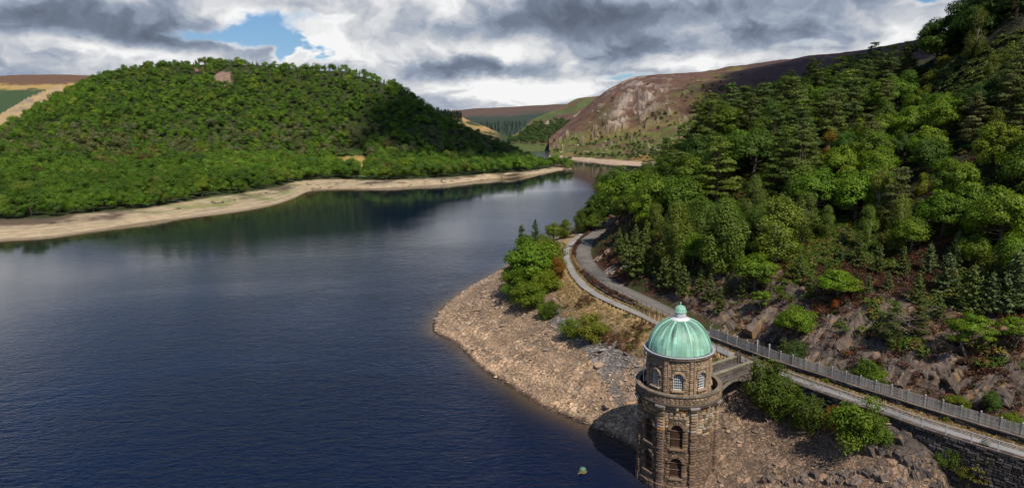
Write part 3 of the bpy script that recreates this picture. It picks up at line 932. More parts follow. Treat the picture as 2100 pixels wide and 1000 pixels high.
build_hill('west_moor', 'moor with a green slope and a tawny scree bank', WEST_T, col_west, 160, 90, 5.0, 150, 94, 700)


# ------------------------------------------------------------------ water and lake bed
def build_water():
    az = np.radians(np.concatenate([np.arange(-180, -60, 6.0), np.arange(-60, 60, 0.5), np.arange(60, 181, 6.0)]))
    r = np.concatenate([[0.5, 15], np.geomspace(25, 1500, 260), [4000, 12000]])
    A, Rr = np.meshgrid(az, r, indexing='ij')
    x = (Rr * np.sin(A)).ravel(); y = (Rr * np.cos(A)).ravel()
    d1, _ = pl_dist(x, y, SHORE_S)
    left = np.array([c[1][:2] for c in HCOLS]); left = smooth_pl(left, 2, 6.0)
    d2, _ = pl_dist(x, y, left)
    sh = np.maximum(np.exp(-d1 / 1.6) * 0.9, np.exp(-d2 / 7.0) * 0.8)
    C = np.tile(np.array([0.0030, 0.0085, 0.028]), (len(x), 1))
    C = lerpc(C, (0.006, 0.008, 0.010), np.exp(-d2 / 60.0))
    C = lerpc(C, (0.11, 0.075, 0.035), sh)
    lee = 0.05 + 0.95 * smooth(70, 330, d2)
    lee = lee * (0.6 + 0.4 * smooth(560, 380, y))
    L = np.stack([lee, lee, lee], 1)
    o = mesh_np('reservoir_water', np.stack([x, y, x * 0], 1), grid_faces(*A.shape), mat_water(), None, C, True, {'Lee': L})
    tag(o, kind='structure'); o['label'] = 'dark blue rippled reservoir water'
    n = 40
    g = np.linspace(-14000, 14000, n); X, Y = np.meshgrid(g, g, indexing='ij')
    c = np.tile(np.array([0.08, 0.07, 0.05]), (n * n, 1))
    o = mesh_np('ground', np.stack([X.ravel(), Y.ravel(), X.ravel() * 0 - 9.0], 1), grid_faces(n, n), M_GROUND, None, c, False, {'Mask': c * 0})
    tag(o, kind='structure')


build_water()


# ------------------------------------------------------------------ road, trail, walls, fences
def ribbon(name, left, right, zl, zr, mat, col, label, nacross=5, thick=0.0):
    n = min(len(left), len(right)); V = []; C = []
    for i in range(n):
        for k in range(nacross):
            t = k / (nacross - 1)
            p = np.append(left[i][:2] * (1 - t) + right[i][:2] * t, zl(left[i][1]) if callable(zl) else zl * (1 - t) + zr * t)
            V.append(p)
    V = np.array(V)
    c = np.asarray(col(V) if callable(col) else np.tile(np.asarray(col), (len(V), 1)))
    o = mesh_np(name, V, grid_faces(n, nacross), mat, None, c, True)
    tag(o, kind='structure'); o['label'] = label
    return o


rl, rr = offset_pl(ROAD, 1.0), offset_pl(ROAD, -1.0)
hw_ = road_hw(ROAD[:, 1])[:, None]
jl, jr = (fbm(ROAD[:, 0] * 3, ROAD[:, 1] * 3, 4, 3, sd)[:, None] * 0.10 for sd in (301, 302))
rl = ROAD + (rl - ROAD) * (hw_ + jl); rr = ROAD + (rr - ROAD) * (hw_ + jr)


def road_col(V):
    n = fbm(V[:, 0], V[:, 1], 3, 4, 101)[:, None]
    e = np.tile(np.array([1, 0, 0, 0, 1.0]), len(V) // 5)[:, None]
    n5 = smooth(0.15, 0.3, fbm(V[:, 0] * 2, V[:, 1] * 2, 7, 3, 104))[:, None]
    return np.array([0.150, 0.135, 0.118]) * (1 + 0.35 * n) * (1 - 0.18 * e) * (1 - 0.22 * n5)


ribbon('road', rl, rr, lambda y: float(road_z(y)), None, M_ROAD, road_col, 'narrow grey asphalt road curving round the hillside')
t_in = offset_pl(TRAIL_OUT, -0.45); t_in2 = TRAIL_OUT + (offset_pl(TRAIL_OUT, -1.0) - TRAIL_OUT) * (1.98 + 0.22 * fbm(TRAIL_OUT[:, 0] * 3, TRAIL_OUT[:, 1] * 3, 5, 4, 303))[:, None]
ribbon('path', t_in, t_in2, 10.22, 10.22, M_ROAD, lambda V: np.array([0.255, 0.238, 0.22]) * (1 + 0.30 * fbm(V[:, 0], V[:, 1], 2.2, 4, 102)[:, None]), 'pale grey gravel trail above the stony shore')


def wall_mesh(pl, z0f, z1, thick, inset, col, course=0.22, blk=0.55, seed=1, cope=0.12, capcol=(0.17, 0.14, 0.125)):
    """a stone wall of individual courses and blocks along a polyline; its outer face is to the right of pl's direction"""
    r = random.Random(seed); m = MB()
    pl = np.asarray(pl); tn = np.gradient(pl[:, :2], axis=0); tn /= np.linalg.norm(tn, axis=1)[:, None]
    nr = np.stack([tn[:, 1], -tn[:, 0]], 1)
    s = np.concatenate([[0], np.cumsum(np.linalg.norm(np.diff(pl[:, :2], axis=0), axis=1))]); L = s[-1]

    def at(q):
        p = np.array([np.interp(q, s, pl[:, 0]), np.interp(q, s, pl[:, 1])]); n = np.array([np.interp(q, s, nr[:, 0]), np.interp(q, s, nr[:, 1])])
        return p, n / np.linalg.norm(n)
    # core
    q = np.linspace(0, L, int(L / 1.0) + 2); V = []
    for a in q:
        p, n = at(a); zb = z0f(a / L, p)
        o = p - n * (inset + 0.06); i = p - n * (inset + thick)
        V += [(*o, zb), (*o, z1 - cope), (*i, z1 - cope), (*i, zb)]
    F = []
    for k in range(len(q) - 1):
        for j in range(4):
            F.append((k * 4 + j, k * 4 + (j + 1) % 4, k * 4 + 4 + (j + 1) % 4, k * 4 + 4 + j))
    m.add(V, F, np.asarray(col) * 0.45)
    # facing blocks
    z = z1 - cope
    while True:
        h = course * r.uniform(0.75, 1.3)
        a = -r.random() * blk; any_ = False
        while a < L:
            w = blk * r.uniform(0.6, 1.9); b0, b1 = max(a, 0) + 0.012, min(a + w, L) - 0.012
            a += w
            if b1 - b0 < 0.08: continue
            p, n = at((b0 + b1) / 2)
            if z < z0f((b0 + b1) / 2 / L, p): continue
            any_ = True
            pa, na = at(b0); pb, nb = at(b1)
            pr = r.uniform(-0.03, 0.05); jz = r.uniform(-.015, .015)
            A = pa - na * (inset - pr); B = pb - nb * (inset - pr); A2 = pa - na * (inset + 0.1); B2 = pb - nb * (inset + 0.1)
            zt, zb = z - 0.012 + jz, z - h + 0.012
            g = 0.04
            c = np.asarray(col) * r.choice([0.45, 0.7, 0.85, 1.0, 1.15, 1.4, 2.0]) * np.array([1, r.uniform(.94, 1.04), r.uniform(.9, 1.1)])
            d = (B - A) * 0.12
            V = [(*A2, zb), (*B2, zb), (*B2, zt), (*A2, zt), (*(A + d), zb + g), (*(B - d), zb + g), (*(B - d), zt - g), (*(A + d), zt - g)]
            m.add(V, [(4, 5, 6, 7), (0, 1, 5, 4), (1, 2, 6, 5), (2, 3, 7, 6), (3, 0, 4, 7)], c)
        z -= h
        if not any_ or z < -2: break
    # coping stones
    a = 0.0
    while a < L:
        w = r.uniform(0.7, 1.3); b1 = min(a + w, L)
        pa, na = at(a + 0.01); pb, nb = at(b1 - 0.01)
        e = r.uniform(0.02, 0.07)
        A = pa + na * (e - inset); B = pb + nb * (e - inset); A2 = pa - na * (thick + inset + 0.03); B2 = pb - nb * (thick + inset + 0.03)
        zt = z1 + r.uniform(-.012, .012); zb = z1 - cope
        V = [(*A, zb), (*B, zb), (*B2, zb), (*A2, zb), (*A, zt), (*B, zt), (*B2, zt), (*A2, zt)]
        m.add(V, [(0, 3, 2, 1), (4, 5, 6, 7), (0, 1, 5, 4), (1, 2, 6, 5), (2, 3, 7, 6), (3, 0, 4, 7)], np.asarray(capcol) * r.uniform(0.75, 1.25))
        a = b1
    return m


# lower retaining wall, right of the bridge
iB = int(np.argmin(np.hypot(*(TRAIL_OUT[:, :2] - W(1530, 749, 10.2)[:2]).T)))
low_pl = TRAIL_OUT[iB + 1:]
ow = wall_mesh(low_pl, lambda t, p: 5.9 - 1.9 * t - 2.0, 10.42, 0.55, 0.0, (0.075, 0.066, 0.060), 0.24, 0.6, 5, capcol=(0.15, 0.115, 0.095)).build('retaining_wall', M_WALL)
tag(ow, 'long dark wet stone retaining wall under the trail railing', 'wall')
# low wall on the water side of the trail before the bridge
left_pl = TRAIL_OUT[:iB - 1]
# upper wall carrying the picket fence
uw = wall_mesh(offset_pl(FENCE, 0.30), lambda t, p: 9.9, 10.95, 0.5, 0.0, (0.085, 0.07, 0.06), 0.2, 0.5, 8, 0.10, (0.16, 0.125, 0.105)).build('retaining_wall', M_WALL)
tag(uw, 'low dark stone wall carrying the grey picket fence', 'wall')
# rough bank wall between trail and road, left of the dome
strip_pl = smooth_pl(offset_pl(TRAIL_OUT[18:iB - 6], -2.6), 2, 1.0)
strip_pl = strip_pl[(pl_dist(strip_pl[:, 0], strip_pl[:, 1], ROAD)[0] > 1.9) & (strip_pl[:, 1] > 96)]
LOGS.append('strip %d' % len(strip_pl))
sw = wall_mesh(strip_pl, lambda t, p: 9.7, 10.75, 0.3, 0.0, (0.12, 0.105, 0.095), 0.25, 0.5, 9, 0.12, (0.15, 0.13, 0.115)).build('retaining_wall', M_WALL)
tag(sw, 'rough low stone wall between the curving road and the trail', 'wall')

# picket fence
F_S = resample(FENCE, 0.05)
fs = np.concatenate([[0], np.cumsum(np.linalg.norm(np.diff(F_S[:, :2], axis=0), axis=1))])
fence_at = lambda s_: np.array([np.interp(s_, fs, F_S[:, 0]), np.interp(s_, fs, F_S[:, 1])])


def arc_of(pl, p):
    return pl_dist(np.array([p[0]]), np.array([p[1]]), pl)[1][0]


g0, g1 = arc_of(F_S, W(1552, 723, 10.95)), arc_of(F_S, W(1575, 732, 10.95))
root = empty('picket_fence', (*fence_at(g0), 10.95), 'long grey wooden picket fence on the low wall beside the trail', 'fence')
rr_ = random.Random(3)
SP = 1.62
GREY = np.array([0.42, 0.375, 0.325])
stops = [0.0]
a = g0
pre = []
while a > 0.5: pre.append(a); a -= SP
post_s = sorted(pre); a = g1
while a < fs[-1]: post_s.append(a); a += SP
for k, a in enumerate(post_s):
    p = fence_at(a); p2 = fence_at(a + 0.1); ang = math.atan2(p2[1] - p[1], p2[0] - p[0])
    m = MB(); tall = a in (g0, g1)
    h = 1.55 if tall else 1.16 + rr_.uniform(-0.02, 0.03); w = 0.13 if tall else 0.075
    pc = np.array([0.42, 0.40, 0.36]) if (tall or rr_.random() < 0.75) else GREY * 1.2
    m.cbox((*p, 10.93), w, w, h, ang, pc)
    m.cbox((*p, 10.93 + h), w + 0.06, w + 0.06, 0.05, ang, pc * 1.1); m.cbox((*p, 10.98 + h), w * 0.7, w * 0.7, 0.07, ang, pc * 1.1)
    unparented_to(m.build('post', M_WOOD), root)
    if k + 1 == len(post_s): break
    b = post_s[k + 1]
    gate = abs(a - g0) < 1e-6
    m = MB(); q0, q1 = a + w * 0.5 + 0.02, b - 0.09
    n = max(3, int((q1 - q0) / 0.098))
    for i in range(n):
        u = q0 + (i + 0.5) * (q1 - q0) / n
        p = fence_at(u); p2 = fence_at(u + 0.1); ang = math.atan2(p2[1] - p[1], p2[0] - p[0])
        c = GREY * rr_.uniform(0.7, 1.35) * np.array([1, rr_.uniform(.96, 1.02), rr_.uniform(.92, 1.04)])
        hh = 1.0 + rr_.uniform(-0.03, 0.03)
        m.cbox((*p, 11.0), 0.07, 0.022, hh, ang + rr_.uniform(-.05, .05), c)
    nrm = np.array([math.sin(ang), -math.cos(ang)]) * 0.04
    for zz in (11.25, 11.78):
        A = fence_at(q0) - nrm; B = fence_at(q1) - nrm
        e = B - A
        m.box((*A, zz), (*e, 0), (-nrm[0] * 1.0, -nrm[1] * 1.0, 0), (0, 0, 0.08), GREY * 0.8)
    if gate:
        A = fence_at(q0) + nrm; B = fence_at(q1) + nrm; mid = (A + B) / 2; e = (B - A)
        m.box((*mid, 11.0), (*(e * 0.05), 0), (*nrm, 0), (0, 0, 1.15), GREY * 0.5)
    unparented_to(m.build('gate' if gate else 'paling_panel', M_WOOD), root)

# galvanised railing along the trail's outer edge
T_S = resample(low_pl, 0.05)
ts = np.concatenate([[0], np.cumsum(np.linalg.norm(np.diff(T_S[:, :2], axis=0), axis=1))])


def make_railing(pl, s0, s1, sp, zb, h, nr, colr, label, mat, rpost=0.035, rrail=0.022, rtop=0.03, inset=0.18, name='railing'):
    P = offset_pl(resample(pl, 0.1), -inset)
    s = np.concatenate([[0], np.cumsum(np.linalg.norm(np.diff(P[:, :2], axis=0), axis=1))])
    at = lambda q: np.array([np.interp(q, s, P[:, 0]), np.interp(q, s, P[:, 1])])
    root = empty(name, (*at(s0), zb), label, 'railing')
    n = int((s1 - s0) / sp)
    for k in range(n + 1):
        p = at(s0 + k * sp); m = MB()
        m.tube([(*p, zb - 0.05), (*p, zb + h)], rpost, 6, colr)
        m.cbox((*p, zb), 0.14, 0.14, 0.02, 0, np.asarray(colr) * 0.8)
        unparented_to(m.build('post', mat), root)
    for j in range(nr):
        z = zb + h * (0.22 + 0.78 * j / (nr - 1)) if nr > 1 else zb + h
        pts = [(*at(q), z) for q in np.linspace(s0, s0 + n * sp, max(3, int((s1 - s0) / 1.0)))]
        m = MB(); m.tube(pts, rtop if j == nr - 1 else rrail, 5, np.asarray(colr) * (1.15 if j == nr - 1 else 1.0))
        unparented_to(m.build('rail', mat), root)
    return root


make_railing(low_pl, 2.6, ts[-1] - 0.5, 2.05, 10.42, 0.92, 6, (0.58, 0.58, 0.60), 'galvanised metal railing along the outer edge of the trail right of the bridge', M_STEEL)
make_railing(TRAIL_OUT, BRIDGE_ARC - 9.5, BRIDGE_ARC - 2.4, 2.05, 10.22, 0.92, 5, (0.42, 0.42, 0.43), 'short galvanised railing beside the trail between the dome and the bridge', M_STEEL)
r0 = arc_of(rl, W(1205, 557, 11.1)); r1 = arc_of(rl, W(1440, 682, 11.1))
make_railing(rl, r0, r1, 1.6, 11.05, 0.85, 2, (0.035, 0.032, 0.03), 'thin dark iron railing along the lake side of the curving road', M_STEEL, 0.03, 0.018, 0.02, -0.25)


# ------------------------------------------------------------------ the valve tower
A0 = math.atan2(-TWY, -TWX)               # direction from the tower to the viewpoint
STONE_C = np.array([0.32, 0.23, 0.148])


def cyl(r, a, z):
    return np.array([TWX + r * math.cos(a), TWY + r * math.sin(a), z])


def stone_tint(r, z, az=0.0, low=True):
    c = (STONE_C * 0.72 if 9.9 < z < 10.86 and low is None else STONE_C) * r.choice([0.62, 0.78, 0.9, 1.0, 1.0, 1.12, 1.3])
    c = c * np.array([1, r.uniform(.94, 1.05), r.uniform(.86, 1.1)])
    if low:
        lim = 6.6 + 0.5 * math.sin(az * 3 + 1.0)
        if z < lim: c = c * np.array([0.52, 0.48, 0.50])
        elif z < 9.2 and r.random() < 0.13: c = np.array([0.36, 0.19, 0.06]) * r.uniform(.6, 1.0)     # orange lichen
        elif z < 9.2 and r.random() < 0.12: c = np.array([0.30, 0.27, 0.20])
        elif z < 9.2 and r.random() < 0.18: c = c * 0.5
    return c


def curved_block(m, r0, r1, a0, a1, z0, z1, c, pil=0.03, gap=0.012):
    """a rock-faced block in a round wall: bulging face, joints recessed"""
    ga = gap / r1
    a0 += ga; a1 -= ga; z0 += gap; z1 -= gap
    am = (a0 + a1) / 2; e = min((a1 - a0) * 0.16, 0.05 / r1 * 2); h = min((z1 - z0) * 0.2, 0.06)
    V = [cyl(r0, a0, z0), cyl(r0, a1, z0), cyl(r0, a1, z1), cyl(r0, a0, z1),
         cyl(r1, a0 + e, z0 + h), cyl(r1 + pil, am, z0 + h), cyl(r1, a1 - e, z0 + h), cyl(r1, a1 - e, z1 - h), cyl(r1 + pil * 0.7, am, z1 - h), cyl(r1, a0 + e, z1 - h)]
    m.add(V, [(4, 5, 8, 9), (5, 6, 7, 8), (0, 1, 6, 5, 4), (1, 2, 7, 6), (2, 3, 9, 8, 7), (3, 0, 4, 9)], c)


def cyl_wall(m, R, z0, z1, course, blk, wins, r, low, prot=0.03, skip=()):
    """courses of blocks round a cylinder, leaving arched openings (angle, half-width, sill, springing)"""
    z = z0
    while z < z1 - 0.02:
        h = min(course * r.uniform(0.85, 1.2), z1 - z)
        if z1 - z - h < course * 0.4: h = z1 - z
        cuts = []
        for (wa, hw, zs, zp) in wins:
            if z + h > zs - 0.01 and z < zp: cuts.append((wa - (hw + 0.01) / R, wa + (hw + 0.01) / R))
            elif z + h > zp and z < zp + hw + 0.30: cuts.append((wa - (hw + 0.27) / R, wa + (hw + 0.27) / R))
        for (p0, p1) in skip: cuts.append((p0, p1))
        cuts.sort(); spans = []
        start = cuts[0][1] if cuts else 0.0
        if cuts:
            for i, (c0, c1) in enumerate(cuts):
                nx = cuts[(i + 1) % len(cuts)][0] + (2 * math.pi if i + 1 == len(cuts) else 0)
                if nx - c1 > 0.02: spans.append((c1, nx))
        else:
            spans = [(start, start + 2 * math.pi)]
        for (s0, s1) in spans:
            n = max(1, int(round((s1 - s0) * R / (blk * r.uniform(.8, 1.25)))))
            ed = [s0 + (s1 - s0) * (i + (r.uniform(-.22, .22) if 0 < i < n else 0)) / n for i in range(n + 1)]
            for i in range(n):
                am = (ed[i] + ed[i + 1]) / 2
                curved_block(m, R - 0.06, R + r.uniform(-0.012, prot), ed[i], ed[i + 1], z, z + h, stone_tint(r, z, am, low), prot)
        z += h


def backing(m, R, z0, z1, wins, c):
    zs = sorted({z0, z1} | {w[2] for w in wins} | {w[3] + w[1] for w in wins})
    as_ = sorted({2 * math.pi * k / 96 for k in range(97)} | {(w[0] + s * w[1] / R) % (2 * math.pi) for w in wins for s in (-1, 1)})
    V = []; F = []
    for i in range(len(as_) - 1):
        for j in range(len(zs) - 1):
            am, zm = (as_[i] + as_[i + 1]) / 2, (zs[j] + zs[j + 1]) / 2
            if any(abs((am - w[0] + math.pi) % (2 * math.pi) - math.pi) < w[1] / R and w[2] < zm < w[3] + w[1] for w in wins): continue
            k = len(V); V += [cyl(R, as_[i], zs[j]), cyl(R, as_[i + 1], zs[j]), cyl(R, as_[i + 1], zs[j + 1]), cyl(R, as_[i], zs[j + 1])]
            F.append((k, k + 1, k + 2, k + 3))
    m.add(V, F, c)


def arch_outline(hw, zs, zp, n=10):
    pts = [(-hw, zs), (-hw, zp)] + [(-hw * math.cos(math.pi * k / n), zp + hw * math.sin(math.pi * k / n)) for k in range(1, n)] + [(hw, zp), (hw, zs)]
    return pts


def make_window(root, wa, R, hw, zs, zp, style, r, label=None):
    """arched window: reveal, infill, bars, voussoirs and sill"""
    u = np.array([-math.sin(wa), math.cos(wa), 0]); o = np.array([math.cos(wa), math.sin(wa), 0]); c0 = np.array([TWX, TWY, 0])
    at = lambda x, z, q: c0 + o * q + u * x + np.array([0, 0, z])
    out = arch_outline(hw, zs, zp); n = len(out)
    deep = R - (0.34 if style == 'board' else 0.26)
    m = MB()
    V = [at(x, z, R + 0.015) for x, z in out] + [at(x, z, deep) for x, z in out]
    m.add(V, [(i, i + 1, n + i + 1, n + i) for i in range(n - 1)] + [(n - 1, 0, n, 2 * n - 1)], STONE_C * (0.5 if style == 'board' else 0.85))
    V = [at(x, z, deep + 0.002) for x, z in out]
    if style == 'board':
        # upright dark boards
        k = 9
        m.add([at(x, z, deep - 0.06) for x, z in out], [tuple(range(n))], (0.02, 0.012, 0.008))
        for i in range(k):
            x0, x1 = -hw + 2 * hw * i / k + 0.008, -hw + 2 * hw * (i + 1) / k - 0.008
            xm = max(abs(x0), abs(x1)) * 0.985
            zt = zp + math.sqrt(max(hw * hw - xm * xm, 0))
            cc = np.array([0.060, 0.032, 0.022]) * r.uniform(0.55, 1.35)
            m.box(at(x0, zs, deep - 0.03), u * (x1 - x0), o * 0.03, (0, 0, zt - zs), cc)
    else:
        m.add(V, [tuple(range(n))], (0.05, 0.065, 0.08))
    w = unparented_to(m.build('window', M_WOOD if style == 'board' else M_GLASS, None), root)
    if label: w['label'] = label
    m = MB()
    if style == 'board':
        for z in (zs + (zp + hw - zs) * 0.36, zs + (zp + hw - zs) * 0.70):
            m = MB(); m.box(at(-hw, z, deep + 0.02), u * 2 * hw, o * 0.05, (0, 0, 0.055), (0.20, 0.13, 0.09))
            m.build('window_bar', M_WOOD).parent = w
        m = MB(); m.box(at(-hw, zs + 0.02, deep + 0.01), u * 2 * hw, o * 0.06, (0, 0, 0.10), (0.14, 0.08, 0.05))
    else:
        wh = np.array([0.74, 0.73, 0.70])
        for i in range(6):
            x = -hw + 2 * hw * i / 5; x = max(min(x, hw - 0.03), -hw + 0.03)
            zt = zp + math.sqrt(max(hw * hw - x * x, 0))
            t = 0.05 if i in (0, 5) else 0.026
            m.box(at(x - t / 2, zs + 0.02, deep + 0.012), u * t, o * 0.045, (0, 0, zt - zs - 0.03), wh)
        nz = 7
        for j in range(nz):
            z = zs + 0.02 + (zp + hw * 0.8 - zs) * j / (nz - 1)
            x = hw if z < zp else math.sqrt(max(hw * hw - (z - zp) ** 2, 0))
            t = 0.075 if j == 0 else 0.030
            m.box(at(-x, z, deep + 0.016), u * 2 * x, o * 0.045, (0, 0, t), wh)
        a = [at(-(hw - 0.03) * math.cos(math.pi * k / 10), zp + (hw - 0.03) * math.sin(math.pi * k / 10), deep + 0.035) for k in range(11)]
        m.tube(a, 0.032, 5, wh)
    b = m.build('window_bars' if style != 'board' else 'window_bar', M_PAINT if style != 'board' else M_WOOD)
    b.parent = w
    # voussoirs
    m = MB(); nv = 9
    th = 0.34 if style == 'board' else 0.24
    for i in range(nv):
        b0, b1 = math.pi * (i + 0.06) / nv, math.pi * (i + 0.94) / nv
        rv = th * r.uniform(0.85, 1.2)
        pts = [(-hw * math.cos(b0), zp + hw * math.sin(b0)), (-hw * math.cos(b1), zp + hw * math.sin(b1)), (-(hw + rv) * math.cos(b1), zp + (hw + rv) * math.sin(b1)), (-(hw + rv) * math.cos(b0), zp + (hw + rv) * math.sin(b0))]
        q = R + r.uniform(0.035, 0.075)
        V = [at(x, z, R - 0.12) for x, z in pts] + [at(x, z, q - 0.02) for x, z in pts]
        cx, cz = np.mean(pts, axis=0)
        V += [at(x * 0.75 + cx * 0.25, z * 0.75 + cz * 0.25, q + 0.03) for x, z in pts]
        m.add(V, [(0, 1, 5, 4), (1, 2, 6, 5), (2, 3, 7, 6), (3, 0, 4, 7), (4, 5, 9, 8), (5, 6, 10, 9), (6, 7, 11, 10), (7, 4, 8, 11), (8, 9, 10, 11)], stone_tint(r, zs, wa, style == 'board') * 1.05)
    unparented_to(m.build('window_arch', M_STONE), root)
    m = MB()
    m.box(at(-hw - 0.12, zs - 0.16, R - 0.15), u * (2 * hw + 0.24), o * 0.30, (0, 0, 0.155), stone_tint(r, zs, wa, style == 'board') * 1.25)
    unparented_to(m.build('window_sill', M_STONE), root)


def build_tower():
    global M_GLASS
    m_, N, b, out = new_mat('window_glass'); M_GLASS = m_
    N.put(b, 'Base Color', attr(N, 'Col').outputs['Color']); N.put(b, 'Roughness', 0.12); N.put(b, 'Specular IOR Level', 0.6)
    r = random.Random(17)
    root = empty('valve_tower', (TWX, TWY, 0.0), 'round brown stone valve tower with green copper dome standing in the water', 'tower')
    up = lambda o: unparented_to(o, root)
    pil_a = [A0 + math.pi / 4 * k + math.pi / 8 for k in range(8)]
    R1 = 4.22
    # openings of the shaft: every bay but the one right of centre
    wins = []
    for k in range(8):
        if k == 1: continue
        a = A0 + math.pi / 4 * k
        wins += [(a % (2 * math.pi), 0.58, 1.65, 3.35), (a % (2 * math.pi), 0.60, 5.0, 7.05)]
    m = MB(); backing(m, R1 - 0.05, -4.0, 9.75, wins, STONE_C * 0.30)
    cyl_wall(m, R1, 0.75, 9.55, 0.33, 0.62, wins, r, True, 0.05)
    up(m.build('shaft', M_STONE))
    # battered plinth
    m = MB()
    m.lathe([(R1 + 0.10, -4.0), (R1 + 0.10, 0.8), (R1 - 0.1, 0.86)], TWX, TWY, 64, STONE_C * 0.25)
    for z0, z1, R in ((-2.4, -1.6, 4.66), (-1.6, -0.8, 4.60), (-0.8, 0.0, 4.52), (0.0, 0.78, 4.42)):
        cyl_wall(m, R, z0, z1, 0.42, 0.8, [], r, True, 0.05)
    up(m.build('plinth', M_STONE))
    for a in pil_a:
        m = MB(); z = -1.6
        while z < 9.35:
            h = r.uniform(0.26, 0.36); w = 0.40 + r.uniform(-.05, .05); pr = 0.30 + r.uniform(-0.03, 0.05) + (0.12 if z < 0.7 else 0)
            curved_block(m, R1 - 0.05, R1 + pr, a - w / R1, a + w / R1, z, z + h, stone_tint(r, z, a, True) * 1.05, 0.05)
            z += h
        up(m.build('pilaster', M_STONE))
        m = MB()
        curved_block(m, R1, R1 + 0.46, a - 0.50 / R1, a + 0.50 / R1, 9.28, 9.52, stone_tint(r, 9.5, a, False) * 0.9, 0.03)
        curved_block(m, R1, R1 + 0.60, a - 0.56 / R1, a + 0.56 / R1, 9.52, 9.80, np.array([0.26, 0.235, 0.205]) * r.uniform(.8, 1.1), 0.03)
        up(m.build('bracket', M_STONE))
        m = MB(); ab = a + math.pi / 8
        curved_block(m, R1, R1 + 0.42, ab - 0.16 / R1, ab + 0.16 / R1, 9.35, 9.72, stone_tint(r, 9.5, ab, False) * 1.1, 0.02)
        up(m.build('bracket', M_STONE))
    for (a, hw, zs, zp) in wins:
        make_window(root, a, R1, hw, zs, zp, 'board', r)
    # gallery: cornice, floor, parapet
    m = MB(); dark = np.array([0.115, 0.088, 0.066])
    m.lathe([(R1 - 0.1, 9.6), (R1 + 0.34, 9.62), (R1 + 0.36, 9.80), (R1 + 0.43, 9.84), (R1 + 0.43, 9.98), (R1 + 0.36, 10.02)], TWX, TWY, 96, dark)
    m.lathe([(3.3, 9.96), (4.26, 9.92)], TWX, TWY, 64, (0.09, 0.08, 0.07))
    up(m.build('gallery_floor', M_STONE))
    m = MB()
    m.lathe([(4.23, 9.9), (4.23, 10.84)], TWX, TWY, 96, STONE_C * 0.6)
    gap = [(BR_A - 1.15 / 4.6, BR_A + 1.15 / 4.6)]
    cyl_wall(m, 4.54, 10.0, 10.84, 0.21, 0.45, [], r, None, 0.02)
    # coping
    n = 44
    for k in range(n):
        a0, a1 = 2 * math.pi * k / n, 2 * math.pi * (k + 1) / n
        c = np.array([0.195, 0.150, 0.105]) * r.uniform(0.75, 1.2)
        V = [cyl(q, a, z) for z in (10.84, 11.0) for q, a in ((4.16, a0 + .003), (4.66, a0 + .003), (4.66, a1 - .003), (4.16, a1 - .003))]
        m.add(V, [(0, 3, 2, 1), (4, 5, 6, 7), (0, 1, 5, 4), (1, 2, 6, 5), (2, 3, 7, 6), (3, 0, 4, 7)], c)
    up(m.build('parapet', M_STONE))
    # drum
    R2 = 3.42
    wins2 = [((A0 + math.pi / 4 * k) % (2 * math.pi), 0.53, 11.15, 12.45) for k in range(8)]
    m = MB(); backing(m, R2 - 0.05, 9.9, 14.5, wins2, STONE_C * 0.45)
    cyl_wall(m, R2, 9.95, 14.32, 0.215, 0.50, wins2, r, False, 0.028)
    up(m.build('drum', M_STONE))
    for a in pil_a:
        m = MB(); z = 9.95
        while z < 14.25:
            h = 0.23 * r.uniform(.9, 1.1); h = min(h, 14.3 - z)
            curved_block(m, R2 - 0.05, R2 + 0.15 + r.uniform(-.01, .015), a - 0.24 / R2, a + 0.24 / R2, z, z + h, stone_tint(r, z, a, False) * 1.05, 0.02)
            z += h
            if h < 0.05: break
        up(m.build('drum_pilaster', M_STONE))
        m = MB(); q = a + 0.30 / R2
        m.tube([cyl(R2 + 0.11, q, z) for z in (9.97, 12, 14.4)], 0.045, 6, (0.36, 0.21, 0.17))
        up(m.build('drain_pipe', M_PAINT))
    for (a, hw, zs, zp) in wins2:
        make_window(root, a, R2, hw, zs, zp, 'glazed', r)
    m = MB()
    m.lathe([(R2 - .05, 14.28), (R2 + 0.12, 14.30), (R2 + 0.13, 14.42), (R2 + 0.22, 14.46), (R2 + 0.24, 14.62), (R2 + 0.30, 14.66)], TWX, TWY, 96, STONE_C * 0.75)
    cyl_wall(m, R2 + 0.25, 14.48, 14.68, 0.2, 0.3, [], r, False, 0.03)
    up(m.build('cornice', M_STONE))
    m = MB()
    m.lathe([(R2 + 0.20, 14.66), (R2 + 0.33, 14.68), (R2 + 0.35, 14.80), (R2 + 0.31, 14.84), (R2 + 0.10, 14.82), (R2 + 0.02, 14.78)], TWX, TWY, 96, (0.34, 0.34, 0.35))
    up(m.build('gutter', M_LEAD, smooth_shade=True))
    # copper dome: sheets with standing seams
    RD, HD, ZD = 3.36, 3.34, 14.82
    prof = lambda t: (RD * math.cos(t), ZD + HD * math.sin(t))
    tmax = math.acos(0.98 / RD)
    green = np.array([0.235, 0.445, 0.33])
    m = MB(); ns = 40
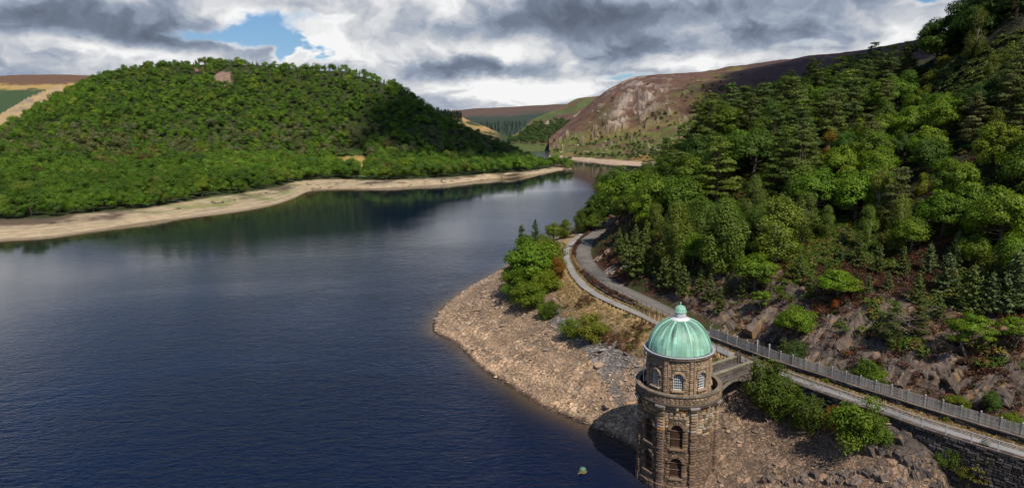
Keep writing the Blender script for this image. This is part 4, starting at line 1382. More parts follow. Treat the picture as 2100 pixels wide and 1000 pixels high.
    for k in range(ns):
        a0, a1 = A0 + math.pi / 8 + 2 * math.pi * k / ns, A0 + math.pi / 8 + 2 * math.pi * (k + 1) / ns
        t = 0.0
        while t < tmax - 1e-6:
            t2 = t + r.uniform(0.16, 0.30)
            if tmax - t2 < 0.12: t2 = tmax
            c = green * r.uniform(0.80, 1.18) * np.array([r.uniform(.9, 1.1), 1, r.uniform(.95, 1.05)])
            stops_ = np.linspace(t, t2, 5); V = []; C = []
            for j, tt in enumerate(stops_):
                rad, z = prof(tt); lift = 0.012 if j == 0 else (0.0 if j == 4 else 0.006)
                # old rain streaks running down from the lantern
                for i in range(4):
                    a = a0 + (a1 - a0) * i / 3
                    V.append(cyl(rad + lift * math.cos(tt), a, z + lift * math.sin(tt)))
                    st = smooth(0.62, 1.15, np.array(tt + 0.75 * float(vnoise(np.array(a * 9.0), np.array(2.0), 7)) - 0.18)) * (0.35 + 0.65 * float(vnoise(np.array(a * 23.0), np.array(tt * 1.5), 9)))
                    st = float(st)
                    pale = float(vnoise(np.array(a * 14.0), np.array(tt * 1.2), 19))
                    cc = c * (0.74 + 0.62 * pale)
                    C.append(cc * (1 - st) + np.array([0.035, 0.060, 0.055]) * st)
            m.add(V, [(j * 4 + i, j * 4 + i + 1, j * 4 + i + 5, j * 4 + i + 4) for j in range(4) for i in range(3)], np.array(C))
            t = t2
    dome = up(m.build('dome', M_COPPER))
    m = MB()
    for k in range(ns):
        if k % 5 == 0: continue
        a = A0 + math.pi / 8 + 2 * math.pi * k / ns
        pts = [np.array(cyl(prof(t)[0] + 0.012 * math.cos(t), a, prof(t)[1] + 0.012 * math.sin(t))) for t in np.linspace(0, tmax, 14)]
        m.tube(pts, 0.016, 4, green * r.uniform(0.7, 0.95))
    o = m.build('seam', M_COPPER); o.parent = dome
    for k in range(8):
        m = MB(); a = A0 + math.pi / 8 + math.pi / 4 * k
        V = []; tt = np.linspace(0, tmax, 14)
        for t in tt:
            rad, z = prof(t); w = 0.11
            for (s, l) in ((-1, -0.01), (-0.7, 0.065), (0.7, 0.065), (1, -0.01)):
                V.append(cyl(rad + l * math.cos(t), a + s * w / max(rad, 0.9), z + l * math.sin(t)))
        m.add(V, [(j * 4 + i, j * 4 + i + 1, j * 4 + i + 5, j * 4 + i + 4) for j in range(13) for i in range(3)] + [(0, 1, 2, 3)], green * r.uniform(1.15, 1.3))
        o = m.build('rib', M_COPPER); o.parent = dome
    # lantern
    zl = prof(tmax)[1]
    m = MB()
    m.lathe([(1.06, zl - 0.10), (1.08, zl - 0.02), (0.98, zl + 0.05), (0.74, zl + 0.17), (0.66, zl + 0.22)], TWX, TWY, 40, (0.62, 0.61, 0.62))
    lan = up(m.build('lantern', M_LEAD, smooth_shade=True))
    m = MB(); m.lathe([(0.62, zl + 0.20), (0.60, zl + 0.72), (0.66, zl + 0.74), (0.66, zl + 0.80)], TWX, TWY, 40, (0.50, 0.50, 0.50))
    for k in range(8):
        a = A0 + math.pi / 8 + k * math.pi / 4
        m.tube([cyl(0.635, a, zl + 0.2), cyl(0.62, a, zl + 0.74)], 0.03, 4, (0.6, 0.6, 0.6))
    o = m.build('lantern_drum', M_LEAD); o.parent = lan
    m = MB(); zc = zl + 0.80; tt = np.linspace(0, math.pi / 2, 9)
    m.lathe([(0.68, zc - 0.03), (0.69, zc + 0.02)] + [(0.63 * math.cos(t) + 1e-3, zc + 0.02 + 0.66 * math.sin(t)) for t in tt], TWX, TWY, 32, green * 0.95)
    for k in range(8):
        a = A0 + math.pi / 8 + k * math.pi / 4
        m.tube([cyl(0.645 * math.cos(t), a, zc + 0.02 + 0.675 * math.sin(t)) for t in tt], 0.022, 4, green * 1.25)
    o = m.build('cupola', M_COPPER, smooth_shade=True); o.parent = lan
    m = MB(); zt = zc + 0.66
    m.lathe([(0.10, zt), (0.05, zt + 0.08), (0.05, zt + 0.18), (0.12, zt + 0.25), (0.05, zt + 0.33), (0.02, zt + 0.42)], TWX, TWY, 12, green * 1.1)
    o = m.build('finial', M_COPPER, smooth_shade=True); o.parent = lan
    # access ladder on the lake side
    m = MB(); a = A0 - R_(84)
    for s in (-0.16, 0.16):
        m.tube([cyl(R2 + 0.34, a + s / 3.7, 9.98), cyl(R2 + 0.34, a + s / 3.7, 14.9)], 0.03, 5, (0.68, 0.67, 0.66))
    for k in range(14):
        z = 10.3 + k * 0.33
        m.tube([cyl(R2 + 0.34, a - 0.16 / 3.7, z), cyl(R2 + 0.34, a + 0.16 / 3.7, z)], 0.02, 4, (0.68, 0.67, 0.66))
    for z in (10.9, 12.6, 14.2):
        m.tube([cyl(R2, a, z), cyl(R2 + 0.36, a, z)], 0.03, 4, (0.6, 0.6, 0.6))
    up(m.build('ladder', M_PAINT))
    return root


BR_T = W(1529, 746, 10.2)                       # where the bridge meets the trail
BR_D = BR_T[:2] - np.array([TWX, TWY]); BR_L = np.hypot(*BR_D); BR_D /= BR_L
BR_A = math.atan2(BR_D[1], BR_D[0])
build_tower()


def build_bridge():
    r = random.Random(23)
    d = np.array([*BR_D, 0]); n = np.array([-BR_D[1], BR_D[0], 0]); o = np.array([TWX, TWY, 0])
    root = empty('stone_bridge', (TWX + BR_D[0] * 4.6, TWY + BR_D[1] * 4.6, 9.0), 'short arched stone footbridge from the tower gallery to the trail', 'bridge')
    s0, s1 = 4.50, BR_L - 0.25
    at = lambda s, q, z: o + d * s + n * q + np.array([0, 0, z])
    hw = 1.28; dk = np.array([0.105, 0.085, 0.07])
    m = MB(); m.box(at(s0 - 0.25, -hw, 9.78), d * (s1 - s0 + 0.45), n * 2 * hw, (0, 0, 0.30), (0.085, 0.085, 0.09))
    unparented_to(m.build('deck', M_ROAD), root)
    # arch ring with spandrels
    m = MB(); k = 18; V = []
    L = s1 - s0; a0, rise, zsp = s0 + 0.15, 1.5, 7.85
    for i in range(k + 1):
        s = a0 + (L - 0.5) * i / k; zz = zsp + rise * math.sin(math.pi * i / k) ** 0.8
        V += [at(s, -hw - 0.05, zz), at(s, hw + 0.05, zz), at(s, hw + 0.05, 9.80), at(s, -hw - 0.05, 9.80)]
    F = []
    for i in range(k):
        for j in range(4):
            if j == 2: continue
            F.append((i * 4 + j, i * 4 + (j + 1) % 4, i * 4 + 4 + (j + 1) % 4, i * 4 + 4 + j))
    m.add(V, F, dk)
    for side in (-1, 1):
        for i in range(k):
            s = a0 + (L - 0.5) * i / k; s2 = a0 + (L - 0.5) * (i + 1) / k
            z, z2 = zsp + rise * math.sin(math.pi * i / k) ** 0.8, zsp + rise * math.sin(math.pi * (i + 1) / k) ** 0.8
            q0, q1 = side * (hw + 0.03), side * (hw + 0.13)
            V = [at(s + .02, q0, z), at(s2 - .02, q0, z2), at(s2 - .02, q0, z2 + 0.38), at(s + .02, q0, z + 0.38), at(s + .02, q1, z), at(s2 - .02, q1, z2), at(s2 - .02, q1, z2 + 0.38), at(s + .02, q1, z + 0.38)]
            m.add(V, [(4, 5, 6, 7), (0, 1, 5, 4), (1, 2, 6, 5), (2, 3, 7, 6), (3, 0, 4, 7)], np.array([0.24, 0.21, 0.16]) * r.uniform(.7, 1.2))
        for i in range(6):
            s = a0 + 0.3 + (L - 1.0) * i / 5
            m.box(at(s, side * (hw + 0.05) - (0.12 if side < 0 else 0), 9.50), d * 0.22, n * 0.12 * 1.0, (0, 0, 0.24), np.array([0.2, 0.17, 0.13]) * r.uniform(.7, 1.2))
        m.box(at(s0, side * hw - (0.18 if side < 0 else 0), 9.745), d * L, n * 0.18, (0, 0, 0.17), dk * 1.2)
    unparented_to(m.build('arch', M_STONE), root)
    m = MB(); m.box(at(s1 - 0.15, -hw - 0.3, 3.5), d * 1.4, n * (2 * hw + 0.6), (0, 0, 6.29), dk * 0.8)
    unparented_to(m.build('abutment', M_WALL), root)
    for side in (-1, 1):
        m = MB(); s = s0 - 0.1
        qa = side * (hw - 0.28) if side > 0 else -hw
        while s < s1 - 0.02:
            w = min(r.uniform(0.5, 0.95), s1 - s)
            for j in range(4):
                z = 10.02 + j * 0.21
                c = dk * r.uniform(0.6, 1.5)
                m.box(at(s + .008, qa + 0.01, z + .006), d * (w - .016), n * 0.26, (0, 0, 0.198), c)
            m.box(at(s + .006, qa - 0.05, 10.86), d * (w - .012), n * 0.38, (0, 0, 0.16), np.array([0.245, 0.215, 0.14]) * r.uniform(.75, 1.15))
            s += w
        unparented_to(m.build('parapet', M_STONE), root)
        m = MB(); c = dk * 0.9
        m.box(at(s1 - 0.06, qa - 0.12, 10.0), d * 0.62, n * 0.52, (0, 0, 1.02), c)
        m.box(at(s1 - 0.12, qa - 0.18, 11.02), d * 0.74, n * 0.64, (0, 0, 0.14), c * 1.3)
        V = [at(s1 - 0.06, qa - 0.12, 11.16), at(s1 + 0.56, qa - 0.12, 11.16), at(s1 + 0.56, qa + 0.40, 11.16), at(s1 - 0.06, qa + 0.40, 11.16),
             at(s1 + 0.13, qa + 0.02, 11.44), at(s1 + 0.37, qa + 0.02, 11.44), at(s1 + 0.37, qa + 0.26, 11.44), at(s1 + 0.13, qa + 0.26, 11.44)]
        m.add(V, [(4, 5, 6, 7), (0, 1, 5, 4), (1, 2, 6, 5), (2, 3, 7, 6), (3, 0, 4, 7)], c * 1.1)
        unparented_to(m.build('end_pillar', M_STONE), root)
    # iron gate closing the bridge
    g = empty('iron_gate', at(s1 + 0.2, 0, 10.1), 'rusty iron gate of upright bars closing the footbridge', 'gate')
    iron = np.array([0.13, 0.095, 0.07])
    for q in (-hw + 0.36, hw - 0.36):
        m = MB(); m.tube([at(s1 + 0.25, q, 10.05), at(s1 + 0.25, q, 11.62)], 0.055, 6, iron * 1.3); unparented_to(m.build('gate_post', M_STEEL), g)
    for s_, e_ in ((-hw + 0.40, -0.03), (0.03, hw - 0.40)):
        m = MB()
        for z in (10.16, 10.62, 11.36):
            m.tube([at(s1 + 0.25, s_, z), at(s1 + 0.25, e_, z)], 0.022, 5, iron)
        for i in range(8):
            q = s_ + (e_ - s_) * i / 7
            m.tube([at(s1 + 0.25, q, 10.12), at(s1 + 0.25, q, 11.44)], 0.016 if 0 < i < 7 else 0.03, 4, iron)
        unparented_to(m.build('gate_leaf', M_STEEL), g)


build_bridge()


def build_buoy():
    p = W(1195, 968, 0.0)
    root = empty('mooring_buoy', tuple(p), 'small weathered green and ochre buoy floating alone on the dark water', 'buoy')
    m = MB(); m.lathe([(0.02, -0.35), (0.34, -0.30), (0.40, 0.0), (0.40, 0.30), (0.37, 0.34)], p[0], p[1], 20, (0.11, 0.085, 0.03))
    unparented_to(m.build('float', M_PAINT, smooth_shade=True), root)
    m = MB(); m.lathe([(0.38, 0.33), (0.36, 0.48), (0.30, 0.56), (0.14, 0.62), (0.01, 0.63)], p[0], p[1], 20, (0.10, 0.17, 0.10))
    unparented_to(m.build('cap', M_PAINT, smooth_shade=True), root)
    m = MB(); m.lathe([(0.40, 0.10), (0.47, 0.12), (0.47, 0.18), (0.40, 0.20)], p[0], p[1], 20, (0.20, 0.16, 0.07))
    m.tube([p + np.array([-0.3, -0.35, 0.16]), p + np.array([-0.62, -0.5, 0.10])], 0.04, 5, (0.22, 0.18, 0.08))
    unparented_to(m.build('band', M_PAINT), root)


build_buoy()


# ------------------------------------------------------------------ plants: templates
def unit(v):
    return v / (np.linalg.norm(v, axis=-1, keepdims=True) + 1e-9)


def leaf_quads(r, P, Nn, size, aspect=0.62, jit=0.3):
    """rhombic leaves at points P facing roughly Nn"""
    n = len(P)
    Nn = unit(Nn + r.normal(0, jit, (n, 3)))
    a = unit(np.cross(Nn, r.normal(0, 1, (n, 3)))); b = np.cross(Nn, a)
    s = (size * r.uniform(0.65, 1.35, n))[:, None]
    V = np.stack([P - a * s, P - b * s * aspect, P + a * s, P + b * s * aspect], 1).reshape(-1, 3)
    F = np.arange(4 * n).reshape(n, 4)
    return V, F


def sph(r, n, low=-0.5):
    d = unit(r.normal(0, 1, (n * 3, 3))); d = d[d[:, 2] > low + r.uniform(-.3, .3, len(d))]
    while len(d) < n:
        d = np.concatenate([d, unit(r.normal(0, 1, (n, 3)))])
    return d[:n]


def clump_crown(r, cen, rad, per, size, squash=0.7, low=-0.55, aspect=0.62, shell=(0.72, 1.05), hue=0.10, jit=0.32):
    cc = np.mean(cen, axis=0) - np.array([0, 0, 1.0])
    Vs, Fs, Cs = [], [], []; k = 0
    for c, q in zip(cen, rad):
        n = max(3, int(per * (q / np.mean(rad)) ** 2))
        d = sph(r, n, low)
        P = c + d * q * np.array([1, 1, squash]) * r.uniform(shell[0], shell[1], n)[:, None] * (1 + 0.25 * np.sin(d[:, :1] * 5 + q) * np.cos(d[:, 1:2] * 4))
        V, F = leaf_quads(r, P, d * 0.75 + unit(P - cc) * 0.55 + np.array([0, 0, 0.25]), size, aspect, jit)
        base = r.uniform(0.82, 1.18) * np.array([1 + r.uniform(-hue, hue), 1, 1 + r.uniform(-hue, hue)])
        col = base * r.uniform(0.72, 1.28, n)[:, None]
        col = np.repeat(col, 4, 0)
        Vs.append(V); Fs.append(F + k); Cs.append(col); k += len(V)
    return np.concatenate(Vs), np.concatenate(Fs), np.concatenate(Cs)


def trunk_mb(r, h, r0, limbs=(), bend=0.04, col=(0.10, 0.08, 0.06), top=0.75):
    m = MB(); pts = []; x = y = 0.0
    for k in range(6):
        t = k / 5
        pts.append((x, y, -0.5 + t * (h * top + 0.5))); x += r.uniform(-bend, bend) * h; y += r.uniform(-bend, bend) * h
    m.tube(pts, [r0 * (1.25 - 1.0 * k / 5) for k in range(6)], 7, col)
    P = np.array(pts)
    for c in limbs:
        z0 = min(max(c[2] * 0.55, h * 0.16), h * 0.66); i = np.searchsorted(P[:, 2], z0); i = min(max(i, 1), 5)
        f = (z0 - P[i - 1, 2]) / (P[i, 2] - P[i - 1, 2]); s = P[i - 1] * (1 - f) + P[i] * f
        mid = (s + c) / 2 + np.array([0, 0, -0.06 * h]) + r.normal(0, 0.03 * h, 3)
        m.tube([s, mid, np.asarray(c)], [r0 * 0.42, r0 * 0.28, r0 * 0.10], 5, col)
    return m


TEMPL = {}
TCOLL = bpy.data.collections.new("plant_templates")       # never linked to the scene


def keep(kind, crown, trunk_m=None, leafmat=None):
    """store crown and trunk meshes as a template"""
    V, F, C = crown
    c = mesh_np('crown', V, F, leafmat or M_LEAF, None, C, False, link=False)
    t = trunk_m.build('trunk', M_BARK) if trunk_m is not None else None
    if t is not None: COL.objects.unlink(t)
    TEMPL.setdefault(kind, []).append((c, t))


def oak_cen(r, h, R, n, base=0.30, flat=0.9):
    """clump centres spread over a domed crown"""
    d = sph(r, n, -0.45)
    rr = r.uniform(0.55, 0.92, n)[:, None]
    lob = 1 + 0.18 * np.sin(np.arctan2(d[:, 1], d[:, 0]) * 3 + r.uniform(0, 6))[:, None]
    c = d * rr * lob * np.array([R, R, h * (1 - base) * 0.5 * flat])
    c[:, 2] += h * (base + (1 - base) * 0.5)
    return c


def make_templates():
    r = np.random.default_rng(5)
    for k in range(5):                                     # broadleaf, close
        h, R = 9.0, r.uniform(3.6, 4.4)
        cen = oak_cen(r, h, R, 60, 0.03); rad = r.uniform(0.85, 1.45, len(cen))
        keep('oak', clump_crown(r, cen, rad, 180, 0.165, 0.72), trunk_mb(r, h, 0.30, cen[:12]))
    for k in range(3):                                     # broadleaf, open, with gaps
        h, R = 7.0, 3.4
        cen = oak_cen(r, h, R, 38, 0.12); rad = r.uniform(0.6, 1.05, len(cen))
        keep('openoak', clump_crown(r, cen, rad, 170, 0.145, 0.5), trunk_mb(r, h, 0.2, cen[:14], 0.07, (0.16, 0.14, 0.11)))
    for k in range(5):                                     # woodland broadleaf for the middle distance
        h, R = 11.0, r.uniform(4.6, 5.6)
        cen = oak_cen(r, h, R, 40, 0.02); rad = r.uniform(1.2, 2.0, len(cen))
        keep('woodoak', clump_crown(r, cen, rad, 150, 0.235, 0.8, jit=0.24), trunk_mb(r, h, 0.32, cen[:6]))
    for k in range(6):                                     # and far away
        h, R = 11.0, r.uniform(4.4, 5.6)
        cen = oak_cen(r, h, R, 15, 0.08); rad = r.uniform(1.9, 2.8, len(cen))
        keep('faroak', clump_crown(r, cen, rad, 90, 0.40, 0.85, hue=0.07, jit=0.22), None, M_LEAF_S)
    for k in range(4):                                     # birch: tall, fine, hanging
        h = 10.0; n = 70
        z = r.uniform(0.05, 0.97, n); w = 2.9 * np.sin(np.pi * np.clip(z, 0, 1) ** 0.75) ** 0.8 * (1 - 0.35 * z) + 0.15
        a = r.uniform(0, 2 * np.pi, n); q = r.uniform(0.35, 1.0, n) * w
        cen = np.stack([q * np.cos(a), q * np.sin(a), z * h], 1); rad = r.uniform(0.6, 1.1, n)
        keep('birch', clump_crown(r, cen, rad, 220, 0.11, 1.2, -0.8, 0.6, hue=0.08), trunk_mb(r, h, 0.15, cen[:14], 0.03, (0.30, 0.28, 0.24), 0.9))
    for k in range(7):                                     # Scots pine: tiers of flat pads
        h = 12.0; cen, rad = [], []; PW = r.uniform(0.32, 0.8)
        z = r.uniform(0.08, 0.2) * h
        while z < h * 0.97:
            t = z / h
            w = 3.1 * (1 - t) ** PW * (0.6 + 0.6 * r.random()) + 0.5
            for j in range(int(r.integers(4, 7))):
                a = r.uniform(0, 2 * np.pi); q = w * r.uniform(0.35, 1.0)
                cen.append((q * math.cos(a), q * math.sin(a), z + r.uniform(-.3, .3) + 0.05 * q)); rad.append(r.uniform(0.85, 1.45) * (0.62 + 0.5 * (1 - t)))
            z += r.uniform(0.55, 0.95)
        cen = np.array(cen); rad = np.array(rad)
        keep('pine', clump_crown(r, cen, rad, 150, 0.20, 0.36, -0.35, 0.28, (0.5, 1.05), 0.06, 0.55), trunk_mb(r, h, 0.22, cen[::3], 0.012, (0.12, 0.075, 0.05), 0.97), M_NEEDLE)
    for k in range(4):                                     # young conifer: a cone of whorls
        h = 4.0; Vs = []; P = []; Nn = []
        z = 0.15
        while z < h * 0.96:
            t = z / h; w = 1.35 * (1 - t) ** 0.9 + 0.08; nb = int(r.integers(6, 9))
            for j in range(nb):
                a = r.uniform(0, 6.283); L = w * r.uniform(0.7, 1.12)
                u = np.linspace(0.12, 1, max(4, int(L * 20)))
                for uu in u:
                    for _ in range(2):
                        P.append((L * uu * math.cos(a) + r.normal(0, .07), L * uu * math.sin(a) + r.normal(0, .07), z + 0.25 * L * uu * uu + r.normal(0, .05)))
                        Nn.append((math.cos(a) * .2, math.sin(a) * .2, 1))
            z += r.uniform(0.18, 0.27)
        for zz in np.linspace(h * 0.8, h * 1.04, 14): P.append((r.normal(0, .03), r.normal(0, .03), zz)); Nn.append((1, 0, .3))
        P = np.array(P); V, F = leaf_quads(r, P, np.array(Nn, float), 0.13, 0.33, 0.7)
        C = np.repeat(r.uniform(0.65, 1.35, len(P))[:, None] * np.array([1, 1, 1]), 4, 0)
        m = MB(); m.tube([(0, 0, -0.3), (0, 0, h)], [0.06, 0.01], 5, (0.12, 0.085, 0.06))
        keep('youngconifer', (V, F, C), m, M_NEEDLE)
    for k in range(4):                                     # sallow bush: many stems, fine leaf
        h = 3.0; n = 44
        d = sph(r, n, -0.85); cen = d * r.uniform(0.45, 1.08, n)[:, None] * np.array([1.35, 1.35, 1.5]) + np.array([0, 0, 1.5]); rad = r.uniform(0.24, 0.62, n)
        crown = clump_crown(r, cen, rad, 150, 0.085, 0.95, -0.7, 0.42, (0.5, 1.15), 0.08, 0.7)
        m = MB()
        for c in cen[:14]: m.tube([(0.1 * c[0], 0.1 * c[1], -0.3), np.array(c) * np.array([.5, .5, .55]), np.array(c)], [0.05, 0.035, 0.012], 4, (0.13, 0.10, 0.07))
        keep('bush', crown, m)
    for k in range(3):                                     # low clump of heather / bracken / grass: leaves only, for scattering
        n = 90; d = sph(r, n, 0.0); P = d * r.uniform(0.25, 1.0, n)[:, None] * np.array([0.5, 0.5, 0.42])
        V, F = leaf_quads(r, P, d + np.array([0, 0, .3]), 0.10, 0.45, 0.8)
        keep('heath', (V, F, np.repeat(r.uniform(.6, 1.4, n)[:, None] * np.ones(3), 4, 0)), None, M_LEAF_S)
        n = 70; a = r.uniform(0, 6.283, n); q = r.uniform(0.05, 0.6, n); P = np.stack([q * np.cos(a), q * np.sin(a), 0.55 - 0.45 * q + r.normal(0, .08, n)], 1)
        V, F = leaf_quads(r, P, np.stack([np.cos(a) * .5, np.sin(a) * .5, np.ones(n)], 1), 0.15, 0.4, 0.35)
        keep('bracken', (V, F, np.repeat(r.uniform(.65, 1.35, n)[:, None] * np.ones(3), 4, 0)), None, M_LEAF_S)
        n = 46; a = r.uniform(0, 6.283, n); q = r.uniform(0, 0.28, n); P = np.stack([q * np.cos(a), q * np.sin(a), r.uniform(.05, .22, n)], 1)
        V, F = leaf_quads(r, P, np.stack([np.cos(a), np.sin(a), np.ones(n) * .25], 1), 0.12, 0.12, 0.5)
        keep('tuft', (V, F, np.repeat(r.uniform(.65, 1.35, n)[:, None] * np.ones(3), 4, 0)), None, M_LEAF_S)
    for k in range(4):                                     # dark far conifer and wind-blown crest tree
        n = 150; t = r.uniform(0.05, 1, n) ** 0.8; a = r.uniform(0, 6.283, n); q = (1 - t) * 2.2 * r.uniform(.5, 1.05, n) + .1
        P = np.stack([q * np.cos(a), q * np.sin(a), t * 11], 1)
        V, F = leaf_quads(r, P, np.stack([np.cos(a) * .6, np.sin(a) * .6, np.ones(n) * .8], 1), 0.62, 0.4, 0.5)
        keep('farconifer', (V, F, np.repeat(r.uniform(.65, 1.35, n)[:, None] * np.ones(3), 4, 0)), None, M_LEAF_S)
        cen = []; rad = []
        for j in range(22):
            z = r.uniform(0.12, 1.0); cen.append((r.uniform(-1.2, 2.4) * (1.15 - z) + 1.6 * z ** 2, r.uniform(-1.7, 1.7) * (1.1 - z), z * 11)); rad.append(r.uniform(0.8, 1.5) * (1.25 - 0.7 * z))
        V, F, C = clump_crown(r, np.array(cen), np.array(rad), 20, 0.6, 0.45, -0.4, 0.4, (0.4, 1.1), 0.06, 0.7)
        m = MB(); m.tube([(0, 0, -0.5), (0.5, 0, 6), (1.5, 0, 11)], [0.2, 0.14, 0.05], 4, (0.5, 0.45, 0.4)); tv = m.V[0]
        keep('windtree', (V, F, C), None, M_LEAF_S)
    # rocks
    for k in range(7):
        bm = bmesh.new(); bmesh.ops.create_icosphere(bm, subdivisions=2, radius=0.5)
        ax = unit(r.normal(0, 1, (9, 3)))
        for v in bm.verts:
            p = np.array(v.co)
            for q in ax:                                   # cut flat faces
                dd = p @ q; lim = 0.30 + 0.10 * abs(q[0])
                if dd > lim: p = p - q * (dd - lim)
            v.co = p * np.array([1.25, 0.95, 0.5 if k < 5 else 0.28]) * 1.2
        V = np.array([v.co[:] for v in bm.verts]); F = [tuple(v.index for v in f.verts) for f in bm.faces]; bm.free()
        keep('rock', (V, F, np.ones((len(V), 3))), None, M_ROCK_I)


def mat_rock_inst():
    m, N, b, out = new_mat('scattered_stone')
    base = attr(N, 'tint', 'INSTANCER').outputs['Color']; co = objco(N)
    n = N.noise(co, 3.0, 5, 0.65)
    N.put(b, 'Base Color', N.vmul(base, N.math('ADD', 0.55, N.math('MULTIPLY', n, 0.9)))); N.put(b, 'Roughness', 0.9)
    bp = N.new('ShaderNodeBump'); N.put(bp, 'Distance', 0.06); N.put(bp, 'Height', N.noise(co, 5.0, 5, 0.7)); N.l.new(bp.outputs[0], b.inputs['Normal'])
    return m


M_ROCK_I = mat_rock_inst()
make_templates()
SC_N = 0


def scatter(name, kind, P, scl, tint, label, rotz=None, tilt=None, r=None, mat=None):
    """one mass of uncounted plants or stones: template copies on points"""
    global SC_N
    SC_N += 1
    n = len(P); r = r or np.random.default_rng(SC_N)
    coll = bpy.data.collections.new('pieces_%s_%d' % (kind, SC_N))
    T = TEMPL[kind]
    for i, (c, t) in enumerate(T):
        o = bpy.data.objects.new('piece_%02d_%d' % (i, SC_N), c.data); coll.objects.link(o)
    me = bpy.data.meshes.new(name); me.vertices.add(n); me.vertices.foreach_set('co', np.asarray(P, np.float32).ravel())
    rot = np.zeros((n, 3), np.float32); rot[:, 2] = r.uniform(0, 6.283, n) if rotz is None else rotz
    if tilt is not None: rot[:, :2] = tilt
    S = np.asarray(scl, np.float32)
    if S.ndim == 1: S = np.stack([S, S, S], 1)
    for nm, tp, dt in (('rot', 'FLOAT_VECTOR', rot), ('scl', 'FLOAT_VECTOR', S)):
        a = me.attributes.new(nm, tp, 'POINT'); a.data.foreach_set('vector', np.asarray(dt, np.float32).ravel())
    a = me.attributes.new('pick', 'INT', 'POINT'); a.data.foreach_set('value', r.integers(0, len(T), n).astype(np.int32))
    a = me.attributes.new('tint', 'FLOAT_COLOR', 'POINT'); t4 = np.concatenate([np.asarray(tint, np.float32), np.ones((n, 1), np.float32)], 1); a.data.foreach_set('color', t4.ravel())
    o = bpy.data.objects.new(name, me); COL.objects.link(o)
    ng = bpy.data.node_groups.new('scatter_%d' % SC_N, 'GeometryNodeTree')
    ng.interface.new_socket('Geometry', in_out='INPUT', socket_type='NodeSocketGeometry'); ng.interface.new_socket('Geometry', in_out='OUTPUT', socket_type='NodeSocketGeometry')
    gi = ng.nodes.new('NodeGroupInput'); go = ng.nodes.new('NodeGroupOutput'); ip = ng.nodes.new('GeometryNodeInstanceOnPoints'); ci = ng.nodes.new('GeometryNodeCollectionInfo')
    ci.inputs['Collection'].default_value = coll; ci.inputs['Separate Children'].default_value = True; ci.inputs['Reset Children'].default_value = True
    ip.inputs['Pick Instance'].default_value = True

    def na(nm, tp):
        q = ng.nodes.new('GeometryNodeInputNamedAttribute'); q.data_type = tp; q.inputs[0].default_value = nm
        return q.outputs[0]
    L = ng.links
    L.new(gi.outputs[0], ip.inputs['Points']); L.new(ci.outputs[0], ip.inputs['Instance']); L.new(na('pick', 'INT'), ip.inputs['Instance Index'])
    er = ng.nodes.new('FunctionNodeEulerToRotation'); L.new(na('rot', 'FLOAT_VECTOR'), er.inputs[0]); L.new(er.outputs[0], ip.inputs['Rotation'])
    L.new(na('scl', 'FLOAT_VECTOR'), ip.inputs['Scale']); L.new(ip.outputs[0], go.inputs[0])
    md = o.modifiers.new('scatter', 'NODES'); md.node_group = ng
    tag(o, kind='stuff'); o['label'] = label
    return o


def plant(name, kind, pos, scale, tint, label, cat, group=None, rotz=0.0, lean=0.0, pick=0):
    """one tree or bush of its own: an Empty with crown and trunk"""
    T = TEMPL[kind]; c, t = T[pick % len(T)]
    root = bpy.data.objects.new(name, None); COL.objects.link(root); root.empty_display_size = 0.3
    root.location = pos; root.rotation_euler = (lean, 0, rotz); root.scale = scale if hasattr(scale, '__len__') else (scale,) * 3
    tag(root, label, cat, group)
    o = bpy.data.objects.new('crown', c.data); o.color = (*tint, 1); o.parent = root; COL.objects.link(o)
    if t is not None:
        o = bpy.data.objects.new('trunk', t.data); o.parent = root; COL.objects.link(o)
    return root


# ------------------------------------------------------------------ woods across the water
def loft_points(G, spacing, vmin, vmax, k, seed, keepf):
    """blue-noise points on a lofted hill between two rows"""
    r = np.random.default_rng(seed); nu, nv, _ = G.shape
    v = np.linspace(0, k - 1, nv)
    j0, j1 = np.searchsorted(v, vmin), np.searchsorted(v, vmax)
    a = G[:-1, j0:j1 - 1]; b = G[1:, j0:j1 - 1]; c = G[:-1, j0 + 1:j1]
    area = np.linalg.norm(np.cross((b - a)[..., :2], (c - a)[..., :2])[..., None], axis=-1)
    p = (area / area.sum()).ravel(); n = int(area.sum() / (spacing ** 2) * 3.0)
    id_ = r.choice(len(p), n, p=p); iu, iv = np.unravel_index(id_, area.shape); iv = iv + j0
    fu, fv = r.random(n)[:, None], r.random(n)[:, None]
    P = (G[iu, iv] * (1 - fu) + G[iu + 1, iv] * fu) * (1 - fv) + (G[iu, iv + 1] * (1 - fu) + G[iu + 1, iv + 1] * fu) * fv
    vv = v[iv] + fv[:, 0] * (v[1] - v[0])
    m = keepf(P, vv); P = P[m]; vv = vv[m]
    cell = {}; keep_ = []
    for i, q in enumerate(P):
        cx, cy = int(q[0] // spacing), int(q[1] // spacing); ok = True
        for dx in (-1, 0, 1):
            for dy in (-1, 0, 1):
                for j in cell.get((cx + dx, cy + dy), ()):
                    if (P[j, 0] - q[0]) ** 2 + (P[j, 1] - q[1]) ** 2 < spacing ** 2: ok = False
        if ok: cell.setdefault((cx, cy), []).append(i); keep_.append(i)
    return P[keep_], vv[keep_]


